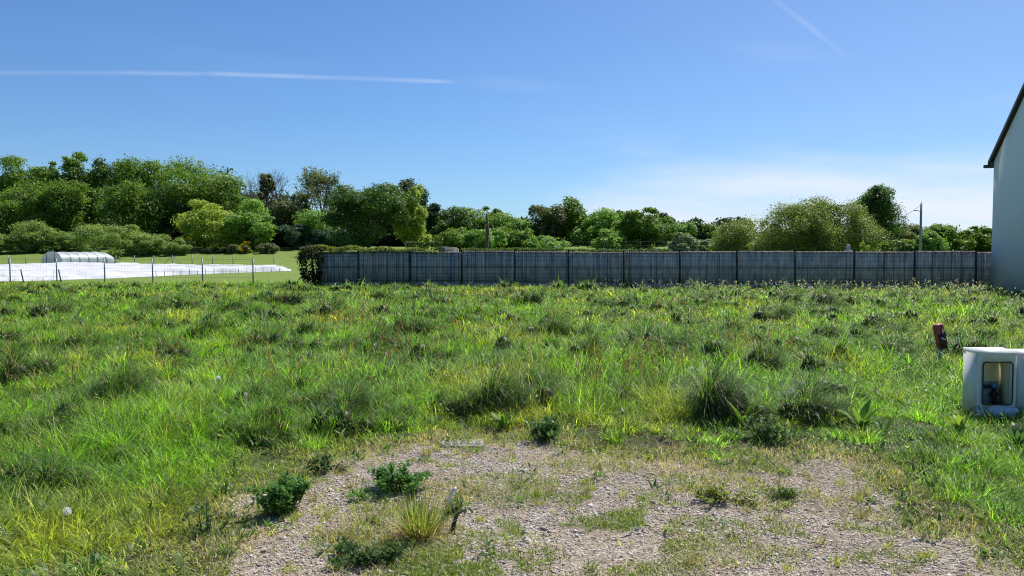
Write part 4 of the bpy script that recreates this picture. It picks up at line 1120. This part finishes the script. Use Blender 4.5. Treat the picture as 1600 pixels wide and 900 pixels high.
# ------------------------------------------------------------------ polytunnel
c0 = at(81, 413, 78); ang = math.radians(62); ax = np.array([math.cos(ang), math.sin(ang)]); pr = np.array([math.sin(ang), -math.cos(ang)])
z0 = float(terrain(c0[0], 78)); t = thing('polytunnel', (c0[0], 78, z0), 'low white plastic polytunnel behind the crop cover', 'polytunnel')
HT, WD, LN = 1.32, 3.3, 5.7; ns, na = 25, 17; V = []
for i in range(ns):
    s_ = i / (ns - 1)
    for k in range(na):
        a = math.pi * k / (na - 1); ww = math.cos(a); hh = math.sin(a) ** .62
        sag = 1 - .05 * abs(math.sin(s_ * math.pi * 5)) * math.sin(a); end = 1 if s_ < .88 else 1 - .22 * ((s_ - .88) / .12) ** 2
        l = s_ * LN
        wob = .05 * (fbm(np.array([s_ * 9]), np.array([k * .6]), 44)[0] - .5)
        V.append((ax[0] * l + pr[0] * (ww * WD / 2 + wob), ax[1] * l + pr[1] * (ww * WD / 2 + wob), hh * HT * sag * end + .01))
ii, jj = np.meshgrid(np.arange(ns - 1), np.arange(na - 1)); q = (ii * na + jj).ravel()
mesh('plastic_skin', V, [np.stack([q, q + na, q + na + 1, q + 1], 1)], M['plastic'], t, smooth=True)
V2 = np.array(V)
for lab, i in (('end_sheet', 0), ('end_sheet', ns - 1)):
    P = V2[i * na:(i + 1) * na]; off = (ax[0] * (-.02 if i == 0 else .02), ax[1] * (-.02 if i == 0 else .02), 0)
    V = list(P * 1.0 + off) + [P.mean(0) + off]
    mesh(lab, V, [np.array([(k, k + 1, na) for k in range(na - 1)] + [(na - 1, 0, na)])], M['plasticgrey'] if 'plasticgrey' in M else M['plastic'], t)
mt = M['galv']
for s_ in range(0, ns, 4):
    mb = MB(); P = V2[s_ * na:(s_ + 1) * na]; cc = P.mean(0); mb.tube(cc + (P - cc) * 1.012, .022, 5); mb.build('hoop', mt, t)
mb = MB()
for f in (-.25, .15): mb.tube([(pr[0] * WD * f - ax[0] * .04, pr[1] * WD * f - ax[1] * .04, 0), (pr[0] * WD * f - ax[0] * .04, pr[1] * WD * f - ax[1] * .04, HT * .93)], .03, 5)
mb.build('end_frame', M['oldwood'], t)

# ------------------------------------------------------------------ street lamp with cable
Y = 70; p = at(1439.5, 318, Y); z0 = float(terrain(p[0], Y)); h = p[2] - z0
t = thing('street_lamp', (p[0], Y, z0), 'grey concrete utility pole with a small street lamp arm right of the tall dark tree', 'lamp post')
mb = MB(); mb.tube([(0, 0, -.3), (0, 0, h)], [.14, .09], 8); mb.build('pole', M['concretepole'] if 'concretepole' in M else M['galv'], t)
mb = MB(); mb.tube([(0, 0, h), (0, 0, h + .22)], [.025, .012], 6); mb.build('cap', M['zinc'], t)
mb = MB(); mb.tube([(-.08, 0, h - .70), (-.30, 0, h - .62)], .03, 6); mb.build('arm', M['zinc'], t)
mb = MB()
lathe(mb, [(.05, -.05), (.13, -.02), (.15, .03), (.06, .08)], 1.5, .8, 12); mb.V[-1] = mb.V[-1] + np.array([-.48, 0, h - .62]); mb.build('lamp_head', M['white'], t, True)
p2 = at(1388, 341, 66) - np.array([p[0], Y, z0]); pts = []
for k in range(9):
    u = k / 8; q_ = np.array([0, 0, h - .05]) * (1 - u) + (p2 * 1.0) * u; q_ = q_ + np.array([0, 0, -.35 * 4 * u * (1 - u)]); pts.append(q_)
mb = MB(); mb.tube(pts, .022, 5); mb.build('cable', M['rubber'], t)

# ------------------------------------------------------------------ house
C0 = np.array([20.2, 33.2]); A = np.array([-.2, -1.0]); A /= np.linalg.norm(A); Bv = np.array([-A[1], A[0]])
house = thing('house', (C0[0], C0[1], 0), 'white rendered house with steep slate roof seen by its shaded gable at the right edge', 'house')
LEN, WID, EV = 8.6, 10.0, 5.45; RID = EV + LEN / 2 * .80
def hp(a, b, z): v = A * a + Bv * b; return (v[0], v[1], z)
mb = MB()
V = [hp(0, 0, -.2), hp(LEN, 0, -.2), hp(LEN, 0, EV), hp(LEN / 2, 0, RID), hp(0, 0, EV), hp(0, WID, -.2), hp(LEN, WID, -.2), hp(LEN, WID, EV), hp(LEN / 2, WID, RID), hp(0, WID, EV)]
mb.add(V, [(0, 1, 2, 3, 4), (9, 8, 7, 6, 5), (1, 6, 7, 2), (0, 4, 9, 5), (0, 5, 6, 1)])
mb.build('wall', M['wall'], house)
mb = MB(); sl = .80; ov, th = .14, .22; ob = .28
for sgn in (0, 1):
    f = (lambda a: a) if sgn == 0 else (lambda a: LEN - a)
    pts = [(-ob, EV - ob * sl + .03), (LEN / 2, RID + .03), (LEN / 2, RID + .03 + th), (-ob, EV - ob * sl + .03 + th)]
    V = [hp(f(a), b, z) for b in (-ov, WID + ov) for a, z in pts]
    mb.add(V, [(0, 1, 2, 3), (7, 6, 5, 4), (0, 4, 5, 1), (3, 2, 6, 7), (0, 3, 7, 4)])
roof = mb.build('roof', M['slate'], house)
mb = MB(); mb.box(hp(LEN / 2, WID / 2, RID + th + .05), (WID + .3, .22, .08), [[Bv[0], Bv[1], 0], [A[0], A[1], 0], [0, 0, 1]]); mb.build('ridge_cap', M['zinc'], roof)
for a0, nm in ((-ob - .06, 'gutter'), (LEN + ob + .06, 'gutter')):
    mb = MB(); mb.tube([hp(a0, -ov - .12, EV - ob * sl + .05), hp(a0, WID + ov, EV - ob * sl + .05)], .075, 10); mb.build(nm, M['zinc'], house, True)
mb = MB()
mb.box(hp(-.19, -.02, EV - .10), (.34, .16, .16), [[A[0], A[1], 0], [Bv[0], Bv[1], 0], [0, 0, 1]]); mb.build('soffit', M['zinc'], house)

# ------------------------------------------------------------------ meter cabinets
def rrect(x0, x1, z0, z1, r, n=5):
    P = []
    for cx_, cz_, a0 in ((x1 - r, z1 - r, 0), (x0 + r, z1 - r, 90), (x0 + r, z0 + r, 180), (x1 - r, z0 + r, 270)):
        for k in range(n + 1):
            a = math.radians(a0 + 90 * k / n); P.append((cx_ + r * math.cos(a), cz_ + r * math.sin(a)))
    return P
def cabinet(loc, w, d, h, label, opened, rz=0):
    t = thing('meter_cabinet', loc, label, 'meter cabinet'); t.rotation_euler.z = rz
    ox0, ox1, oz0, oz1 = .055, w - .035, .145, h - .085
    mb = MB(); fr = .012
    # shell: left, right, back, bottom, sloping top
    hb = h + .0
    tl = .016
    mb.box((tl / 2, d / 2 + .004, h / 2), (tl, d - .008, h)); mb.box((w - tl / 2, d / 2 + .004, h / 2), (tl, d - .008, h))
    mb.box((w / 2, d - tl / 2, h / 2), (w - 2 * tl - .002, tl, h - .002)); mb.box((w / 2, d / 2, .05), (w - 2 * tl - .002, d - 2 * tl - .004, .02))
    shell = mb.build('shell', M['cab'], t)
    mb = MB(); V = []
    lip = .012
    lip = .005; pr_ = [(-lip, h + .001), (d + lip, h + .001), (d + lip, h + .038), (d * .5, h + .030), (-lip, h + .014)]
    V = [(x, y, z) for x in (-lip, w + lip) for y, z in pr_]
    mb.add(V, [(0, 1, 2, 3, 4), (9, 8, 7, 6, 5)] + [(i, i + 5, (i + 1) % 5 + 5, (i + 1) % 5) for i in range(5)]); mb.build('top', M['cab'], t)
    mb = MB()
    if opened:
        I = rrect(ox0, ox1, oz0, oz1, .035); n = len(I)
        def outer(px_, pz_):
            cx_, cz_ = (ox0 + ox1) / 2, (oz0 + oz1) / 2; dx, dz = px_ - cx_, pz_ - cz_
            s1 = ((w - cx_) if dx > 0 else cx_) / max(abs(dx), 1e-6); s2 = ((h - cz_) if dz > 0 else cz_) / max(abs(dz), 1e-6); s_ = min(s1, s2)
            return cx_ + dx * s_, cz_ + dz * s_
        O = [outer(*p_) for p_ in I]
        # exact corners of the outer rectangle
        cn = [(w, h), (0, h), (0, 0), (w, 0)]
        for c_ in cn:
            k = min(range(n), key=lambda i: (O[i][0] - c_[0]) ** 2 + (O[i][1] - c_[1]) ** 2); O[k] = c_
        V = [(x, 0, z) for x, z in O] + [(x, 0, z) for x, z in I] + [(x, .02, z) for x, z in I]
        Fs = []
        for i in range(n):
            j = (i + 1) % n
            Fs += [(i, j, n + j, n + i), (n + i, n + j, 2 * n + j, 2 * n + i)]
        mb.add(V, Fs); mb.build('front_frame', M['cab'], t)
        mb = MB(); P = [(x, -.004, z) for x, z in I]; P.append(P[0]); P.append(P[1]); mb.tube(P, .0065, 6, False); mb.build('gasket', M['rubber'], t)
        mb = MB(); mb.box((w / 2, d - tl - .006, h / 2), (w - 2 * tl - .006, .006, h - .1)); mb.box((w - tl - .005, d / 2 + .03, h / 2), (.006, d - .10, h - .1)); mb.build('lining', M['cabin'], t)
        mb = MB(); mb.box((w / 2 - .01, d - tl - .022, .24), (w - .09, .018, .22), bev=.004); mb.build('meter_board', M['greypanel'], t)
        mb = MB(); mb.tube([(.05, d - .08, .30), (.20, d - .08, .305), (.245, d - .08, .305)], [.020, .020, .016], 10); mb.tube([(.07, d - .08, .30), (.10, d - .08, .30)], .025, 10); mb.build('connection_pipe', M['rubber'], t)
        mb = MB(); mb.tube([(.285, d - .08, .06), (.285, d - .08, .29)], [.018, .020], 10); mb.tube([(.25, d - .08, .22), (.32, d - .08, .22)], .024, 10)
        for k in range(5): mb.tube([(.285 + R.normal(0, .015), d - .09, .12), (.285 + R.normal(0, .04), d - .12, .20 + R.normal(0, .02))], .006, 5)
        mb.build('riser_pipe', M['rubber'], t)
        mb = MB(); mb.tube([(.285, d - .08, .29), (.285, d - .08, .345)], [.03, .027], 10); mb.build('valve', M['bluepipe'], t)
        # loose lower flap hanging out
        f = rrect(-.155, .155, -.055, .055, .03); n = len(f); tilt = math.radians(28); V = []
        for dy in (0, .008):
            for x, z in f: V.append((x + w / 2 + .05, -.035 - z * math.sin(tilt) * -1 * .9 + dy - .02, .075 + z * math.cos(tilt)))
        mb = MB(); mb.add(V, [tuple(range(n)), tuple(range(2 * n - 1, n - 1, -1))] + [(i, i + n, (i + 1) % n + n, (i + 1) % n) for i in range(n)]); mb.build('flap', M['greywhite'], t)
    else:
        mb.box((w / 2, .006, h / 2), (w, .012, h - .002)); mb.build('front_frame', M['cab'], t)
        mb = MB(); mb.box((w / 2, -.006, h / 2 + .02), (w - .07, .012, h - .16), bev=.004); dr = mb.build('door', M['cab'], t)
        mb = MB(); mb.tube([(w - .06, -.012, h * .55), (w - .06, -.022, h * .55)], .014, 10); mb.build('lock', M['zinc'], dr)
M['greywhite'] = plain('grey_white_flap', (.50, .58, .64), .45, .12, 8)
p = ground_at(1527, 645); zc = float(terrain(4.9, 8.1))
fl = at(1527, 600, 8.02)
hc = at(1527, 550, 8.02)[2] - zc + .03
cabinet((fl[0], 8.02, zc - .03), .395, .26, hc - .02, 'white plastic meter cabinet with its door missing and pipes showing inside', True)
cabinet((fl[0] + .43, 8.10, zc - .03), .42, .24, hc - .045, 'white closed meter cabinet cut by the right edge beside the doorless one', False)

# ------------------------------------------------------------------ marker post
Y = 11.3; b = at(1467, 575, Y); zc = float(terrain(b[0], Y))
t = thing('marker_post', (b[0], Y, zc), 'blue pipe stub with tilted faded red plastic cap in the meadow behind the cabinet', 'marker')
zt = at(1467, 506, Y)[2] - zc; zm = at(1467, 545, Y)[2] - zc
mb = MB(); mb.tube([(.0, 0, -.1), (.005, 0, zm + .03)], .030, 12); mb.build('pipe', M['bluepipe'], t, True)
tilt = math.radians(-11); axm = [[math.cos(tilt), 0, -math.sin(tilt)], [0, 1, 0], [math.sin(tilt), 0, math.cos(tilt)]]
hc_ = zt - zm; cc = np.array([.0, 0, (zt + zm) / 2])
Am = np.array(axm)
mb = MB()
w0, w1 = .055, .068
prof = [(-hc_ / 2, w0, .045), (-hc_ / 6, w0 * 1.04, .05), (hc_ / 3, w1, .05), (hc_ / 2 - .02, w1, .045), (hc_ / 2, w1 * .8, .03)]
seg = 12; V = []
for z, a, b_ in prof:
    for k in range(seg):
        q_ = 2 * math.pi * k / seg; e = .55
        V.append((a * math.copysign(abs(math.cos(q_)) ** e, math.cos(q_)), b_ * math.copysign(abs(math.sin(q_)) ** e, math.sin(q_)), z))
mb.add(cc + np.array(V) @ Am, [(i * seg + k, i * seg + (k + 1) % seg, (i + 1) * seg + (k + 1) % seg, (i + 1) * seg + k) for i in range(4) for k in range(seg)] + [tuple(range(seg))[::-1], tuple(range(4 * seg, 5 * seg))])
mb.build('cap', M['redcap'], t, True)
mb = MB()
V = [(-.048, -.056, -hc_ / 2 + .005), (.052, -.056, -hc_ / 2 + .005), (.060, -.058, hc_ / 6), (.02, -.058, hc_ / 3), (.0, -.057, .02), (-.05, -.057, .05)]
V2 = V + [(x, y - .012, z) for x, y, z in V]; k = 6
mb.add(cc + np.array(V2) @ Am, [tuple(range(6)), tuple(range(11, 5, -1))] + [(i, i + k, (i + 1) % k + k, (i + 1) % k) for i in range(k)]); mb.build('dark_shell', M['maroon'], t)
mb = MB(); mb.box(cc + np.array([.01, -.072, -.03]) @ Am, (.07, .006, .014), [[.94, 0, -.34], [0, 1, 0], [.34, 0, .94]]); mb.build('white_tag', M['white'], t)

# ------------------------------------------------------------------ sun, sky, camera
SUN_AZ, SUN_EL = math.radians(34), math.radians(54)       # azimuth clockwise from +Y
sd = np.array([math.sin(SUN_AZ) * math.cos(SUN_EL), math.cos(SUN_AZ) * math.cos(SUN_EL), math.sin(SUN_EL)])
L = bpy.data.lights.new('sun', 'SUN'); L.energy = 4.3; L.angle = math.radians(.53); L.color = (1, .955, .88)
lo = bpy.data.objects.new('sun', L); COL.objects.link(lo)
from mathutils import Vector
lo.rotation_euler = Vector(sd).to_track_quat('Z', 'Y').to_euler(); lo.location = (0, 0, 50)

w = bpy.data.worlds.new('World'); S.world = w; w.use_nodes = True
nt = w.node_tree; nt.nodes.clear(); lk = nt.links
out = N(nt, 'ShaderNodeOutputWorld'); bg = N(nt, 'ShaderNodeBackground')
sky = nt.nodes.new('ShaderNodeTexSky'); sky.sky_type = 'NISHITA'; sky.sun_disc = False
sky.sun_elevation = SUN_EL; sky.sun_rotation = SUN_AZ; sky.air_density = 1.0; sky.dust_density = .15; sky.ozone_density = 2.2; sky.altitude = 20
hs = N(nt, 'ShaderNodeHueSaturation'); hs.inputs['Saturation'].default_value = 1.0
fl = N(nt, 'ShaderNodeMix', _data_type='RGBA', _blend_type='MULTIPLY'); fl.inputs[0].default_value = 1; fl.inputs[7].default_value = (.51, .72, .99, 1)
lk.new(sky.outputs[0], fl.inputs[6]); lk.new(fl.outputs[2], hs.inputs['Color'])
tc = N(nt, 'ShaderNodeTexCoord'); sx = N(nt, 'ShaderNodeSeparateXYZ'); lk.new(tc.outputs['Generated'], sx.inputs[0])
def mth(op, a, b=None, c=None, clamp=False):
    n_ = N(nt, 'ShaderNodeMath', _operation=op, _use_clamp=clamp)
    for i, v in enumerate((a, b, c)):
        if v is None: continue
        if isinstance(v, (int, float)): n_.inputs[i].default_value = v
        else: lk.new(v, n_.inputs[i])
    return n_.outputs[0]
def mr(v, a, b, c=0., d=1.):
    n_ = N(nt, 'ShaderNodeMapRange', _interpolation_type='SMOOTHSTEP')
    lk.new(v, n_.inputs[0])
    for i, q_ in enumerate((a, b, c, d)): n_.inputs[i + 1].default_value = q_
    return n_.outputs[0]
ysafe = mth('MAXIMUM', sx.outputs[1], .05)
u_ = mth('DIVIDE', sx.outputs[0], ysafe); v_ = mth('DIVIDE', sx.outputs[2], ysafe)
front = mr(sx.outputs[1], .05, .25)
def UV(px, py): d = ray(px, py); return d[0] / d[1], d[2] / d[1]
cmb = N(nt, 'ShaderNodeCombineXYZ'); lk.new(u_, cmb.inputs[0]); lk.new(v_, cmb.inputs[1])
def nz(scale, stretch, det=6, rot=0.):
    mp = N(nt, 'ShaderNodeMapping'); mp.inputs['Scale'].default_value = stretch; mp.inputs['Rotation'].default_value = (0, 0, rot)
    lk.new(cmb.outputs[0], mp.inputs[0]); n_ = N(nt, 'ShaderNodeTexNoise'); n_.inputs['Scale'].default_value = scale; n_.inputs['Detail'].default_value = det
    lk.new(mp.outputs[0], n_.inputs['Vector']); return n_.outputs[0]
warp = nz(5, (1, 1, 1), 4)
# bright veil low over the right
lim = mth('ADD', mr(u_, -.02, .36, .06, .125), mth('MULTIPLY', mth('SUBTRACT', nz(3.0, (1, 3.5, 1), 7, .12), .5), .12))
veil = mth('MULTIPLY', mr(mth('SUBTRACT', v_, lim), .045, -.06), mr(u_, .0, .14))
veil = mth('MULTIPLY', veil, mr(nz(4, (1, 6, 1), 8, .10), .28, .66, .45, 1.))
wisps = mth('MULTIPLY', mr(nz(2.2, (1, 5, 1), 8, .15), .52, .80), mth('MULTIPLY', mr(v_, .36, .12), mr(u_, -.2, .35, .10, .42)))
wisps = mth('ADD', wisps, mth('MULTIPLY', mr(u_, -.3, .7), .12))
def streak(p1, p2, wid, soft, seed_scale, amp):
    (ua, va), (ub, vb) = UV(*p1), UV(*p2); k = (vb - va) / (ub - ua)
    line = mth('ADD', mth('MULTIPLY', mth('SUBTRACT', u_, ua), k), va)
    dd = mth('ABSOLUTE', mth('ADD', mth('SUBTRACT', v_, line), mth('MULTIPLY', mth('SUBTRACT', warp, .5), soft)))
    m_ = mr(dd, wid, 0)
    e0, e1 = min(ua, ub), max(ua, ub)
    m_ = mth('MULTIPLY', m_, mth('MULTIPLY', mr(u_, e0 - .02, e0 + .05), mr(u_, e1 + .015, e1 - .03)))
    return mth('MULTIPLY', m_, mth('MULTIPLY', mr(nz(seed_scale, (1, 1, 1), 5), .3, .7, .35, 1.), amp))
s1 = streak((-100, 113), (330, 115), .0045, .003, 7, .20)
s2 = streak((300, 114), (715, 128), .0046, .003, 6, .34)
s3 = streak((700, 128), (1000, 140), .02, .01, 8, .10)
s4 = streak((1130, -68), (1352, 110), .013, .022, 9, .26)
cloud = mth('MAXIMUM', veil, wisps)
for s_ in (s1, s2, s3, s4): cloud = mth('MAXIMUM', cloud, s_)
cloud = mth('MULTIPLY', mth('MULTIPLY', cloud, front), mr(v_, -.03, -.005))
mx = N(nt, 'ShaderNodeMix', _data_type='RGBA'); lk.new(cloud, mx.inputs[0]); lk.new(hs.outputs[0], mx.inputs[6]); mx.inputs[7].default_value = (7.0, 7.6, 8.7, 1)
lk.new(mx.outputs[2], bg.inputs[0]); bg.inputs[1].default_value = .0755; lk.new(bg.outputs[0], out.inputs[0])

cam = bpy.data.cameras.new('camera'); co = bpy.data.objects.new('camera', cam); COL.objects.link(co)
cam.sensor_width = 36; cam.lens = F / 1600 * 36; cam.clip_start = .05; cam.clip_end = 8000
co.location = (0, 0, EYE); co.rotation_euler = (math.pi / 2 - PITCH, 0, 0)
S.camera = co
S.render.engine = 'CYCLES'
S.cycles.max_bounces = 6; S.cycles.diffuse_bounces = 3; S.cycles.glossy_bounces = 2; S.cycles.transmission_bounces = 4; S.cycles.transparent_max_bounces = 4
S.cycles.use_denoising = True; S.cycles.denoiser = 'OPENIMAGEDENOISE'; S.cycles.denoising_input_passes = 'RGB_ALBEDO_NORMAL'; S.cycles.denoising_prefilter = 'NONE'; S.cycles.filter_width = 1.1
S.view_settings.view_transform = 'Standard'; S.view_settings.look = 'None'; S.view_settings.gamma = 1; S.view_settings.use_curve_mapping = False
S.view_settings.exposure = 0.65
